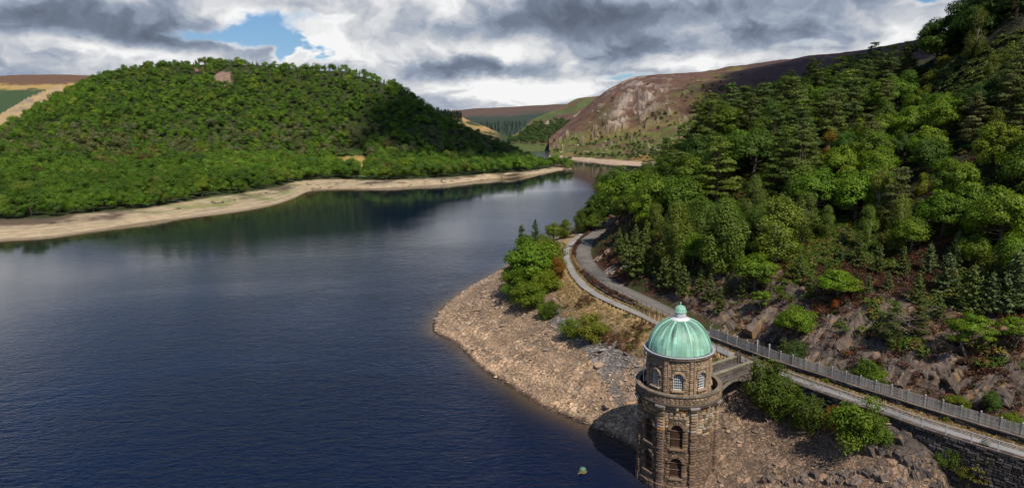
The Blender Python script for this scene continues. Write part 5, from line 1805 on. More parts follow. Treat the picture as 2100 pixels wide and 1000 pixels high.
def wood_tint(P, pix, r):
    n = len(P)
    b = r.choice(6, n, p=[.32, .26, .2, .1, .08, .04])
    pal = np.array([(.046, .094, .010), (.038, .080, .010), (.054, .102, .012), (.066, .096, .018), (.030, .066, .012), (.080, .124, .012)])
    T = pal[b] * r.uniform(0.86, 1.14, n)[:, None]
    big = fbm(P[:, 0], P[:, 1], 90, 3, 131)
    T = T * 1.6 * (1 + 0.3 * big)[:, None] * np.array([1.18, 1.08, .65])
    br = in_poly(pix[:, 0], pix[:, 1], [(150, 340), (180, 300), (300, 285), (420, 300), (430, 330), (330, 350), (230, 365)]) & (r.random(n) < .4)
    T[br] = np.array([.130, .125, .024]) * r.uniform(.7, 1.15, br.sum())[:, None]
    br = (pix[:, 1] > 300) & (r.random(n) < .015)
    T[br] = np.array([.13, .105, .024]) * r.uniform(.7, 1.1, br.sum())[:, None]
    ol = (pix[:, 1] < 330) & (pix[:, 1] > 265) & (r.random(n) < .35)
    T[ol] = np.array([.115, .13, .042]) * r.uniform(.8, 1.2, ol.sum())[:, None]
    return T


def build_left_woods():
    r = np.random.default_rng(77)
    noplant = [f[0] for f in FIELDS] + [c[0] for c in CRAG]
    openings = [FIELDS[0][0], FIELDS[1][0]]

    def keepf(P, v):
        pix, z = project(P)
        m = np.ones(len(P), bool)
        for poly in noplant:
            m &= ~in_poly(pix[:, 0], pix[:, 1], poly)
        m &= ~in_poly(pix[:, 0], pix[:, 1] , [(684, 322), (752, 322), (754, 352), (684, 352)])     # trees would hide the meadow
        m &= ~((pix[:, 0] > 592) & (pix[:, 0] < 770) & (v < 2.35) & (r.random(len(P)) < 0.45))
        m &= v < 6.6
        m &= (pix[:, 0] > -330)
        return m
    P, v = loft_points(HILL_G, 5.5, 2.02, 6.6, 9, 5, keepf)
    pix, zc = project(P)
    T = wood_tint(P, pix, r)
    crest = (v > 5.6) & (pix[:, 0] > 230) & (pix[:, 0] < 800) & (r.random(len(P)) < .45)
    S = np.clip(r.normal(0.76, 0.17, len(P)), 0.38, 1.2) * np.where(v > 4.2, 0.88, 1.0); S[v < 2.3] *= 0.95
    seen = (pix[:, 0] > -60) & (pix[:, 0] < 1180) & ~crest
    score = np.where(seen, S / zc, 0) * np.where(v < 3.4, 1, 0.8)
    order = np.argsort(-score); near = order[:290]
    isn = np.zeros(len(P), bool); isn[near] = True
    for i in near:
        dist = P[i][1]
        px, py = pix[i]
        t = T[i]
        if px < 600:
            lab = 'olive brown rounded tree in the wood above the long sandy shore' if t[0] > t[1] * 0.9 else ('pale green rounded tree in the wood above the long sandy shore' if t[1] > 0.095 else 'dark green rounded tree in the wood above the long sandy shore')
        elif px < 780:
            lab = 'rounded broadleaf tree round the small golden meadow across the water'
        else:
            lab = 'rounded dark tree on the wooded point across the water'
        plant('woodland_tree', 'woodoak', P[i] - np.array([0, 0, 0.4]), (S[i] * r.uniform(.9, 1.12), S[i] * r.uniform(.9, 1.12), S[i]), t, lab, 'tree', lab.replace('tree', 'trees'), r.uniform(0, 6.28), 0, int(r.integers(5)))
    f = ~isn & ~crest
    scatter('far_woods', 'faroak', P[f], S[f], T[f], 'unbroken green broadleaf wood covering the hill across the water', r=r)
    c = crest
    n = c.sum()
    tc = np.array([.105, .125, .028]) * r.uniform(.75, 1.3, n)[:, None]
    scatter('crest_woods', 'windtree', P[c], S[c] * 0.72, tc, 'thin wind bent trees along the top of the wooded hill', rotz=r.uniform(-.5, .5, n), r=r)
    LOGS.append(str(('left wood', len(P), c.sum())))


build_left_woods()


def build_far_plants():
    r = np.random.default_rng(78)
    # dark shrubs dotted over the crag hill
    P, v = loft_points(CRAG_G, 5.0, 1.5, 4.6, 8, 7, lambda P, v: np.ones(len(P), bool))
    pix, z = project(P); n1 = fbm(P[:, 0], P[:, 1], 45, 4, 141)
    dens = 0.05 + 0.75 * smooth(1210, 1330, pix[:, 0]) * smooth(150, 255, pix[:, 1]) * smooth(-0.15, 0.35, n1 + 0.05) * (v < 3.6)
    dens = np.where(v < 2.16, 0.95 * (pix[:, 0] > 1180) * (v > 1.95), dens); dens = np.where((pix[:, 0] > 1440) & (pix[:, 0] < 1500) & (pix[:, 1] > 175) & (pix[:, 1] < 215), .8, dens)
    dens = np.where((v > 2.2) & (v < 3.9), np.maximum(dens, 0.22 * smooth(-.2, .3, n1)), dens)
    m = r.random(len(P)) < dens; m &= (v > 1.92)
    P = P[m]; n = len(P); S = r.uniform(.16, .46, n)
    scatter('scrub_shrubbery', 'faroak', P, S, np.array([.055, .082, .018]) * r.uniform(.7, 1.4, n)[:, None], 'dark shrubs dotted over the heather hill', r=r)
    P2, v2 = loft_points(CRAG_G, 7.0, 2.2, 4.7, 8, 17, lambda P, v: np.ones(len(P), bool)); px2, _ = project(P2)
    mm = (r.random(len(P2)) < 0.35 * smooth(-.1, .3, fbm(P2[:, 0], P2[:, 1], 30, 4, 143))) & (px2[:, 0] < 1480); P2 = P2[mm]; n = len(P2)
    scatter('hill_rubble', 'rock', P2, r.uniform(1.2, 4.2, n)[:, None] * np.array([1, 1, 1.1]), np.array([.36, .29, .235]) * r.uniform(.5, 1.25, n)[:, None], 'pale boulders strewn over the heather hill', r=r)
    P, v = loft_points(GREEN_G, 8.0, 1.05, 3.6, 7, 8, lambda P, v: np.ones(len(P), bool)); pix, z = project(P)
    low = in_poly(pix[:, 0], pix[:, 1], [(1030, 325), (1030, 290), (1060, 285), (1085, 262), (1108, 250), (1120, 262), (1135, 248), (1165, 252), (1180, 262), (1170, 280), (1150, 325)])
    P = P[low]; n = len(P)
    scatter('hill_woods', 'faroak', P, r.uniform(.55, .9, n), np.array([.05, .085, .018]) * r.uniform(.75, 1.3, n)[:, None], 'green wood on the lower slope of the far green hill', r=r)
    # plantation on the spur and on the moor
    rows = []
    for px in np.linspace(896, 946, 26):
        for k in range(3):
            q = D(px + r.uniform(-2, 2), 236 + (px - 896) * 0.14 + r.uniform(0, 8), 1110 + r.uniform(-20, 20)); rows.append(q)
    P = np.array(rows); n = len(P)
    scatter('conifer_woods', 'farconifer', P, r.uniform(.9, 1.3, n), np.array([.02, .038, .024]) * r.uniform(.7, 1.3, n)[:, None], 'dark conifers on the skyline behind the wooded hill', r=r)
    P, v = loft_points(MOOR_G, 13.0, 1.2, 2.6, 7, 9, lambda P, v: np.ones(len(P), bool)); pix, z = project(P)
    m = (pix[:, 0] > 930) & (pix[:, 0] < 1080) & (pix[:, 1] > 256 - (pix[:, 0] - 1000) * 0.02) & (r.random(len(P)) < 0.9)
    P = P[m]; n = len(P)
    if n: scatter('plantation_woods', 'farconifer', P, r.uniform(1.0, 1.6, n), np.array([.018, .036, .026]) * r.uniform(.7, 1.4, n)[:, None], 'dark conifer plantation at the foot of the far moor', r=r)
    # driftwood and bare roots along the foot of the wood, trees beside the scree
    LOGS.append(str(('far plants done')))


build_far_plants()


# ------------------------------------------------------------------ trees of the right bank
PLANTED = []
LEAF_GAIN = 1.48
LEAF_HUE = np.array([1.20, 1.04, 0.60])


def ground_at(x, y):
    return float(near_height(np.array([x]), np.array([y]))[0])


def sees(p):
    """is this point in view past the ground?"""
    o = np.array([0, 0, CAM_H]); t = np.linspace(0.35, 0.985, 70)[:, None]
    Q = o + (np.asarray(p) - o) * t
    return bool((Q[:, 2] > near_height(Q[:, 0], Q[:, 1]) - 0.2).all())


def put(kind, px, yb, yt, tint, label, name, cat='tree', group=None, wide=1.0, pick=None, lean=0.0, seed=0, sink=0.15):
    """a plant whose foot is seen at (px, yb) and whose top reaches yt"""
    p = hit(px, yb)
    if p is None: return None
    Hs = {'oak': 9.2, 'openoak': 7.4, 'birch': 10.2, 'pine': 12.0, 'youngconifer': 4.1, 'bush': 3.3}
    d = ray(px, yt); t = p[1] / d[1]; top = CAM_H + d[2] * t
    h = max(top - p[2], 0.5); s = h / Hs[kind] * (1.22 if kind == 'bush' else 1.10)
    r = random.Random(int(px * 7 + yb * 13 + seed))
    PLANTED.append((p[0], p[1], s * (4.0 if kind == 'oak' else 2.6 if kind in ('birch', 'pine', 'openoak') else 1.2)))
    ti = np.asarray(tint) * r.uniform(0.92, 1.08) * LEAF_GAIN * LEAF_HUE
    return plant(name, kind, (p[0], p[1], p[2] - sink), (s * wide, s * wide, s), ti, label, cat, group, r.uniform(0, 6.28), lean, pick if pick is not None else r.randrange(9))


G_OAK = (.058, .115, .010); G_BRIGHT = (.066, .122, .010); G_DARK = (.030, .066, .010); G_BIRCH = (.082, .122, .026); G_BIRCH2 = (.060, .098, .022)
G_PINE = (.042, .070, .020); G_PINE2 = (.028, .058, .018); G_YOUNG = (.055, .082, .030); G_BLUE = (.060, .090, .052); G_BUSH = (.075, .120, .014); G_WILLOW = (.050, .085, .016)

# bushes and trees on the stony shore
put('oak', 1090, 590, 492, G_OAK, 'large dense green tree mound on the shore beside the trail', 'oak_tree', wide=1.12, pick=0)
put('oak', 1118, 560, 482, (.075, .115, .012), 'paler oak behind the dense shore mound, next to the trail', 'oak_tree', wide=0.9, pick=1)
put('oak', 1062, 600, 530, G_OAK, 'low green oak at the water side of the dense shore mound', 'oak_tree', wide=0.95, pick=2)
put('pine', 2062, 268, 150, (.046, .07, .022), 'tall tiered pine by the frame edge under the clearing', 'pine_tree')
put('pine', 2095, 222, 84, (.042, .066, .022), 'tallest tiered pine by the frame edge at the clearing', 'pine_tree')
put('pine', 2088, 335, 215, (.05, .075, .022), 'lower tiered pine by the frame edge', 'pine_tree')
put('birch', 2040, 300, 232, (.075, .10, .02), 'olive birch beside the tiered pines at the frame edge', 'birch_tree')
put('youngconifer', 1070, 540, 464, (.035, .062, .030), 'dark pointed conifer rising behind the shore mound, nearer the water', 'conifer_tree', wide=0.7)
put('youngconifer', 1098, 520, 452, (.032, .055, .028), 'dark pointed conifer rising behind the shore mound, nearer the trail', 'conifer_tree', wide=0.62)
put('bush', 1086, 632, 582, G_BUSH, 'round bright green bush at the foot of the dense shore mound', 'bush', 'bush', wide=1.35, pick=0)
put('bush', 1062, 612, 556, (.055, .105, .012), 'dark bush on the water side of the dense shore mound', 'bush', 'bush', wide=1.2, pick=2)
put('bush', 1118, 602, 556, (.085, .125, .014), 'yellow green bush on the grass side of the dense shore mound', 'bush', 'bush', wide=1.2, pick=3)
put('bush', 1112, 652, 626, G_BUSH, 'small bright bush paired with a darker one on the stony shore', 'bush', 'bush', pick=1)
put('bush', 1130, 652, 618, (.050, .088, .014), 'darker twin of the small bushes on the stony shore', 'bush', 'bush', pick=2)
put('bush', 1171, 692, 652, G_BUSH, 'green round bush on the stones, left one of a close pair', 'bush', 'bush', pick=3)
put('bush', 1212, 702, 648, (.105, .125, .022), 'yellowish feathery bush on the stones, right one of a close pair', 'bush', 'bush', pick=0)
put('bush', 1143, 575, 535, (.14, .075, .020), 'rust brown bush against the dense shore mound', 'bush', 'bush', wide=0.8, pick=1)
put('birch', 1160, 488, 452, (.07, .10, .018), 'leafy tree at the water just before the road bend', 'birch_tree', wide=1.7)
put('oak', 1135, 494, 458, (.075, .115, .014), 'low spreading green tree between the two conifers and the road bend', 'oak_tree', wide=1.0, pick=3)
put('birch', 1192, 478, 432, (.050, .075, .016), 'slim dark tree at the water beside the road bend', 'birch_tree', wide=1.2)
put('oak', 1225, 470, 405, (.040, .072, .012), 'dark rounded oak where the road disappears', 'oak_tree', wide=0.9, pick=4)
put('oak', 1215, 474, 440, (.055, .09, .012), 'low green oak overhanging the far end of the road', 'oak_tree', wide=1.0, pick=2)
# bushes under the trail wall
put('bush', 1572, 846, 748, (.048, .078, .016), 'big dark green sallow bush hiding the end of the footbridge', 'bush', 'bush', wide=0.84, pick=0)
put('bush', 1600, 852, 786, (.052, .085, .016), 'green sallow filling the gap right of the biggest bush', 'bush', 'bush', wide=1.0, pick=1)
put('bush', 1655, 884, 816, (.050, .082, .018), 'middle sallow bush below the trail wall', 'bush', 'bush', wide=0.95, pick=2)
put('bush', 1648, 832, 786, (.065, .11, .016), 'small upright bush growing out of the trail wall', 'bush', 'bush', wide=0.75, pick=3)
put('bush', 1706, 880, 838, (.105, .060, .018), 'brown withered bush between two green bushes below the wall', 'bush', 'bush', wide=0.9, pick=1)
put('bush', 1755, 918, 828, (.066, .115, .013), 'broad bright green bush below the trail wall', 'bush', 'bush', wide=1.0, pick=0)
put('bush', 1790, 908, 850, (.055, .095, .014), 'smaller green bush leaning on the broad bright bush', 'bush', 'bush', wide=0.9, pick=2)
put('bush', 1945, 962, 914, (.050, .090, .016), 'small round green shrub against the dark wall', 'bush', 'bush', wide=0.85, pick=3)
put('youngconifer', 2012, 984, 898, (.070, .072, .028), 'young brownish pine in front of the dark wall', 'pine_tree', wide=0.85, pick=1)
put('bush', 1985, 985, 955, (.075, .085, .018), 'low ragged bush at the foot of the young brownish pine', 'bush', 'bush', wide=1.2, pick=1)
# cliff-side trees
put('oak', 1630, 694, 626, G_BRIGHT, 'bright green round oak standing in front of the slate face', 'oak_tree', wide=1.15, pick=1)
put('oak', 1716, 610, 550, (.070, .130, .010), 'spreading green oak on top of the tallest slate slab', 'oak_tree', wide=1.35, pick=2)
put('oak', 1548, 590, 522, G_BRIGHT, 'bright green oak below the big pale birch', 'oak_tree', wide=1.25, pick=3)
put('openoak', 1562, 632, 590, (.068, .120, .010), 'small ragged bright oak clinging above the slate by the sandy patch', 'oak_tree', wide=0.9)
put('openoak', 1985, 728, 640, (.070, .128, .010), 'bright open oak overhanging the bare cliff', 'oak_tree', wide=0.95, pick=0)
put('openoak', 2078, 712, 642, (.074, .130, .010), 'bright open oak at the frame edge beside the overhanging oak', 'oak_tree', wide=0.85, pick=1)
put('pine', 1826, 704, 624, (.040, .062, .020), 'dark stooping pine on the cliff edge next to the dead grey shrub', 'pine_tree', wide=0.95, pick=0)
put('pine', 1888, 684, 612, (.046, .070, .020), 'pine with spreading tiers just right of the dead grey shrub', 'pine_tree', wide=0.85, pick=1)
put('youngconifer', 1606, 720, 690, (.05, .085, .03), 'small conifer at the foot of the slate behind the fence', 'conifer_tree', wide=1.2)
put('bush', 1632, 742, 700, (.038, .072, .026), 'dark green shrub behind the picket fence', 'bush', 'bush', wide=.9, pick=2)
put('bush', 1712, 636, 616, (.17, .055, .025), 'rust red shrub beside the steep grey slab', 'bush', 'bush', wide=.7, pick=1)
put('bush', 1778, 772, 738, (.052, .098, .014), 'green shrub behind the fence at the foot of the bare cliff', 'bush', 'bush', wide=1.3, pick=3)
put('bush', 1800, 782, 756, (.075, .12, .016), 'lower yellow green shrub beside it behind the fence', 'bush', 'bush', wide=1.5, pick=0)
put('bush', 2030, 840, 808, (.045, .095, .022), 'round green shrub between bare cliff and fence', 'bush', 'bush', wide=1.0, pick=1)
put('bush', 1965, 838, 812, (.085, .125, .016), 'yellow green shrub line behind the fence posts', 'bush', 'bush', wide=1.5, pick=2)
put('bush', 2075, 872, 846, (.080, .125, .016), 'yellow green shrub below the round green shrub', 'bush', 'bush', wide=1.5, pick=3)
put('bush', 1942, 866, 850, (.075, .12, .014), 'small fern green tuft at the base of the fence wall', 'bush', 'bush', wide=1.1, pick=3)
put('bush', 1694, 786, 774, (.075, .12, .014), 'tiny green tuft on the dry verge beside the trail', 'bush', 'bush', wide=1.2, pick=2)
put('bush', 1476, 706, 700, (.10, .14, .018), 'low yellow green weeds under the fence wall by the dome', 'bush', 'bush', wide=2.2, pick=1)
# pale birches
for (px, yb, yt, w, ti, lab) in [(1592, 536, 414, 1.45, G_BIRCH, 'biggest pale olive birch, full and rounded'), (1484, 560, 418, 1.15, G_BIRCH2, 'tall olive birch left of the biggest pale birch'),
                                 (1392, 548, 424, 1.05, (.070, .10, .020), 'olive birch above the road bend bank'), (1800, 470, 352, .85, (.092, .120, .026), 'slender yellowing birch with a narrow top'),
                                 (1776, 520, 430, .95, G_BIRCH2, 'pale birch in front of the slender yellowing birch'), (1842, 515, 405, .8, (.072, .100, .024), 'narrow olive birch right of the slender yellowing birch'),
                                 (1694, 490, 426, .9, G_BIRCH2, 'small birch between the biggest birch and the yellowing ones'), (1545, 470, 366, 0.85, (.056, .085, .022), 'greyish olive birch under the pine stand'),
                                 (1640, 440, 345, 1.2, (.060, .10, .022), 'broad olive birch behind the biggest pale birch'), (1890, 400, 356, 1.0, (.10, .125, .02), 'yellow tipped birch in the oak wood'),
                                 (1438, 530, 410, 0.9, (.052, .09, .02), 'olive birch between the two tall olive birches'), (1700, 330, 270, 1.2, (.120, .092, .018), 'golden brown tree standing out of the dark oak wood')]:
    put('birch', px, yb, yt, np.array(ti) * 1.15, lab, 'birch_tree', wide=w)
# oaks at the head of the bend
for (px, yb, yt, w, ti, lab) in [(1290, 452, 352, 1.15, G_BRIGHT, 'bright green oak with bare limbs above the road bend'), (1262, 440, 342, 0.9, (.045, .085, .012), 'dark oak at the water edge of the bend'),
                                 (1345, 462, 358, 1.05, (.065, .12, .012), 'green oak right of the bright one above the bend'), (1398, 455, 362, 1.0, (.05, .10, .012), 'mid green oak under the pines above the bend'),
                                 (1325, 470, 392, 0.9, (.085, .14, .012), 'lower bright oak branches above the rocky bend'), (1240, 470, 380, .8, (.035, .07, .012), 'shadowy oak beside the end of the road'),
                                 (1420, 545, 470, 0.9, (.06, .12, .010), 'fresh green oak between the olive birches')]:
    put('oak', px, yb, yt, ti, lab, 'oak_tree', wide=w)
# young conifers over the road
for (px, yb, yt, w) in [(1302, 566, 470, 0.85), (1322, 560, 470, .8), (1402, 604, 545, .9), (1362, 588, 528, .85), (1384, 590, 520, .8), (1345, 560, 500, .9), (1436, 596, 552, .9), (1455, 616, 560, .8), (1284, 540, 480, .8), (1270, 520, 470, 0.8), (1475, 640, 590, .9), (1492, 600, 560, .9), (1522, 610, 566, .9)]:
    put('youngconifer', px, yb, yt, G_YOUNG, 'olive green young pine on the bank above the curving road', 'conifer_tree', group='young pines on the bank above the curving road', wide=w)
for (px, yb, yt, w, ti, lab) in [(1930, 485, 388, 1.0, G_OAK, 'oak at the lower edge of the oak wood, above the young pines'), (2045, 510, 384, 1.0, (.075, .13, .012), 'broad yellow green oak at the frame edge above the young pines'),
                                 (1985, 470, 372, .9, (.06, .11, .012), 'mid green oak left of the broad yellow green oak'), (1868, 520, 440, .9, (.068, .12, .012), 'low oak with a dark hollow beneath it'),
                                 (2085, 585, 470, .9, G_BRIGHT, 'bright oak at the frame edge among the young pines'), (1745, 440, 352, 1.1, (.06, .11, .012), 'leafy oak left of the yellowing birches'),
                                 (2000, 545, 480, .9, (.07, .115, .014), 'small oak in the middle of the young pines'), (1955, 420, 330, 1.0, (.068, .120, .010), 'sunlit tiered oak beside a dark gap in the wood')]:
    put('oak', px, yb, yt, ti, lab, 'oak_tree', wide=w)
for (px, yb, yt, w, ti) in [(1905, 560, 500, .9, G_BLUE), (1940, 600, 520, 1.0, G_BLUE), (1990, 640, 545, .95, G_YOUNG), (2030, 640, 560, .9, G_BLUE), (2075, 640, 520, 1.0, G_BLUE), (1850, 560, 505, .9, G_YOUNG), (1800, 560, 500, .9, G_YOUNG),
                            (1760, 545, 490, .9, G_YOUNG), (1880, 620, 560, .9, G_YOUNG), (1820, 600, 555, .8, G_BLUE), (2095, 600, 540, .9, G_BLUE), (1960, 560, 505, .9, G_BLUE), (2050, 590, 520, .9, G_YOUNG), (1925, 650, 600, .9, G_YOUNG),
                            (1690, 590, 545, .9, G_YOUNG), (1660, 610, 560, .8, G_YOUNG), (1640, 570, 520, .8, G_YOUNG), (1780, 600, 560, .8, G_BLUE), (2010, 600, 545, .8, G_BLUE)]:
    put('youngconifer', px, yb, yt, ti, 'bluish young pine scattered in the heather above the cliff', 'conifer_tree', group='bluish young pines scattered in the heather above the cliff', wide=w)
LOGS.append(str(('named plants', len(PLANTED))))


def build_right_woods():
    """the wooded hillside, tree by tree"""
    r = np.random.default_rng(91)
    step = 3.6
    X, Y = np.meshgrid(np.arange(12, 240, step), np.arange(40, 330, step)); x = X.ravel() + r.uniform(-1.5, 1.5, X.size); y = Y.ravel() + r.uniform(-1.5, 1.5, X.size)
    z, q = near_height(x, y, True)
    ok = q['land'] & (q['d'] > 6) & q['up']
    # the wood behind the bend reaches down to the water
    ok |= q['land'] & (y > 176) & (q['dS'] > 2.5) & (q['dR'] > 3)
    P = np.stack([x, y, z], 1)[ok]; d = q['d'][ok]
    pix, zc = project(P); m = (pix[:, 0] > 1190) & (pix[:, 0] < 2330) & (zc > 0)
    P, pix, d, zc = P[m], pix[m], d[m], zc[m]
    px, py = pix.T
    ipy = lambda pl: in_poly(px, py, pl)
    zone = np.full(len(P), '', dtype='U8')
    zone[ipy([(1560, 560), (1640, 470), (1780, 490), (2300, 470), (2300, 690), (2060, 640), (1900, 590), (1760, 560), (1660, 590)])] = 'young'
    zone[ipy([(1190, 475), (1240, 250), (1440, 260), (1340, 470), (1300, 490)])] = 'bend'
    zone[ipy([(1300, 480), (1350, 380), (1640, 430), (1690, 500), (1540, 550), (1440, 540)])] = 'mixed'
    zone[ipy([(1690, 500), (1640, 400), (1700, 300), (1900, 200), (2090, 160), (2300, 200), (2300, 480), (1800, 480)])] = 'oak'
    zone[ipy([(1320, 420), (1340, 200), (1600, 100), (1860, 100), (1890, 225), (1720, 330), (1680, 430), (1500, 450)])] = 'pine'
    zone[ipy([(1870, 240), (1862, 150), (1990, 112), (2100, 62), (2300, -30), (2300, 150), (2100, 185), (1980, 215)])] = 'open'
    zone[ipy([(1862, 150), (1990, 112), (2100, 62), (2300, -30), (2300, -300), (1862, -100)])] = 'top'
    sp = {'young': 2.5, 'bend': 4.8, 'mixed': 4.2, 'oak': 4.1, 'pine': 4.0, 'open': 3.6, 'top': 5.0}
    order = r.permutation(len(P)); kept = []
    cnt = {}
    for i in order:
        zn = str(zone[i])
        if not zn: continue
        s = sp[zn]
        if any((P[i, 0] - a) ** 2 + (P[i, 1] - b) ** 2 < max(s * 0.62, c * 0.75) ** 2 for a, b, c in PLANTED): continue
        if any((P[i, 0] - P[j, 0]) ** 2 + (P[i, 1] - P[j, 1]) ** 2 < s * s for j in kept): continue
        hgt = {'young': 2.2, 'open': 1.6, 'top': 10.0}.get(zn, 7.0)
        if not sees(P[i] + np.array([0, 0, hgt])): continue
        kept.append(i)
    for i in kept:
        zn = str(zone[i]); p = P[i] - np.array([0, 0, .2]); ro = r.uniform(0, 6.28); pk = int(r.integers(9)); u = r.random(); lum = r.uniform(.78, 1.22)
        kind = name = None
        if zn == 'pine':
            if u < 0.66:
                kind, name, sc, ti = 'pine', 'pine_tree', r.uniform(.72, 1.08), np.array(G_PINE if r.random() < .6 else (.052, .088, .016))
                lab = 'tall dark tiered Scots pine in the dense stand on the spur'
            else: kind, name, sc, ti, lab = 'oak', 'oak_tree', r.uniform(.8, 1.1), np.array([G_DARK, (.050, .095, .010)][int(r.integers(2))]), 'dark broadleaf tree tucked between the pines on the spur'
        elif zn in ('oak', 'mixed'):
            if u < (0.86 if zn == 'oak' else 0.62):
                kind, name, sc = 'oak', 'oak_tree', r.uniform(.62, .95); ti = np.array([G_OAK, (.050, .10, .010), (.074, .125, .012), (.080, .125, .014), G_DARK][int(r.integers(5))])
                lab = 'leafy green oak in the close oak wood on the hillside' if zn == 'oak' else 'green oak among the birches on the lower hillside'
            elif zn == 'mixed' or u < .94:
                kind, name, sc, ti, lab = 'birch', 'birch_tree', r.uniform(.66, .9), np.array(G_BIRCH2), 'olive birch scattered among the hillside oaks'
            else: kind, name, sc, ti, lab = 'pine', 'pine_tree', r.uniform(.6, .8), np.array((.05, .066, .03)), 'grey green pine rising out of the hillside oak wood'
            if px[i] > 2030 and py[i] < 330 and u < .6: kind, name, sc, ti, lab = 'pine', 'pine_tree', r.uniform(.75, .95), np.array((.042, .07, .022)), 'tall pine below the upper bracken clearing'
        elif zn == 'bend':
            kind, name, sc, ti, lab = 'oak', 'oak_tree', r.uniform(.7, .95), np.array([G_DARK, (.045, .085, .012), (.06, .10, .012)][int(r.integers(3))]), 'dark oak crowding the shore behind the road bend'
        elif zn == 'young':
            if u < .58: kind, name, sc, ti, lab = 'youngconifer', 'conifer_tree', r.uniform(.5, 0.95), np.array(G_BLUE if r.random() < .6 else G_YOUNG), 'bluish young pine scattered in the heather above the cliff'
            elif u < .7: kind, name, sc, ti, lab = 'bush', 'bush', r.uniform(.4, .8), np.array(G_BUSH), 'green shrub among young pines above the cliff'
            elif u < .78: kind, name, sc, ti, lab = 'openoak', 'oak_tree', r.uniform(.4, .62), np.array((.07, .12, .012)), 'small open oak among young pines above the cliff'
            else: continue
        elif zn == 'open':
            if u < .25: kind, name, sc, ti, lab = 'birch', 'birch_tree', r.uniform(.3, .48), np.array((.085, .105, .022)), 'small pale birch in the upper bracken clearing'
            elif u < .55: kind, name, sc, ti, lab = 'bush', 'bush', r.uniform(.6, 1.1), np.array((.080, .105, .020)), 'yellow green shrub in the upper bracken clearing'
            else: continue
        else:
            kind, name, sc, ti, lab = ('oak', 'oak_tree', r.uniform(1.0, 1.35), np.array(G_DARK), 'tall dark tree of the shaded wood above the clearing') if u < .8 else ('pine', 'pine_tree', r.uniform(.9, 1.15), np.array(G_PINE2), 'dark pine of the shaded wood above the clearing')
        cnt[name] = cnt.get(name, 0) + 1
        cat = 'bush' if name == 'bush' else 'tree'
        plant(name, kind, p, (sc * r.uniform(.9, 1.1), sc * r.uniform(.9, 1.1), sc), ti * lum * np.array([r.uniform(.88, 1.15), 1, 1]) * LEAF_GAIN * LEAF_HUE, lab, cat, lab.replace(' pine ', ' pines ').replace(' tree ', ' trees ').replace(' oak ', ' oaks ').replace(' shrub ', ' shrubs ').replace(' birch ', ' birches '), ro, 0, pk)
    LOGS.append(str(('right wood', cnt)))


build_right_woods()
# the leaning birch with a pale bare stem
put('birch', 1999, 122, 24, (.055, .072, .018), 'birch with a pale forked bare stem at the edge of the shaded wood', 'birch_tree', wide=.8)


# ------------------------------------------------------------------ slate outcrops and dead wood
def slab(m, c, L, Wd, T, yaw, dip, roll, col, r):
    """a weathered slab: a box cut into segments, roughened and bevelled"""
    nx, ny = 13, 6
    V = []; C = []
    step = [[r.random() for _ in range(3)] for _ in range(5)]
    for k, zz in enumerate((0.0, 1.0)):
        for i in range(nx):
            for j in range(ny):
                u = i / (nx - 1) - 0.5; w = j / (ny - 1) - 0.5
                tap = 1 - 0.25 * abs(u) * 2 * r.random()
                e = 0.10 * T if (zz and (i in (0, nx - 1) or j in (0, ny - 1))) else 0
                p = np.array([u * L + r.uniform(-.10, .10), w * Wd * tap + r.uniform(-.11, .11), zz * T * (0.6 + 0.7 * step[i // 3][j // 2]) - e * 2.2 + r.uniform(-.05, .05) * zz - (1 - zz) * 1.2])
                V.append(p); cc = np.asarray(col) * r.uniform(.75, 1.25)
                if r.random() < .10: cc = np.array([.30, .18, .08]) * r.uniform(.7, 1.1)
                C.append(cc)
    V = np.array(V)
    cx, sx = math.cos(roll), math.sin(roll); cy, sy = math.cos(dip), math.sin(dip); cz, sz = math.cos(yaw), math.sin(yaw)
    Rx = np.array([[1, 0, 0], [0, cx, -sx], [0, sx, cx]]); Ry = np.array([[cy, 0, -sy], [0, 1, 0], [sy, 0, cy]]); Rz = np.array([[cz, -sz, 0], [sz, cz, 0], [0, 0, 1]])
    V = V @ (Rz @ Ry @ Rx).T + np.asarray(c)
    o = nx * ny; F = []
    for i in range(nx - 1):
        for j in range(ny - 1):
            a = i * ny + j; F.append((o + a, o + a + ny, o + a + ny + 1, o + a + 1))
    for i in range(nx - 1):
        for j in (0, ny - 1):
            a = i * ny + j; F.append((a, a + ny, o + a + ny, o + a))
    for j in range(ny - 1):
        for i in (0, nx - 1):
            a = i * ny + j; F.append((a, a + 1, o + a + 1, o + a))
    m.add(V, F, np.array(C))


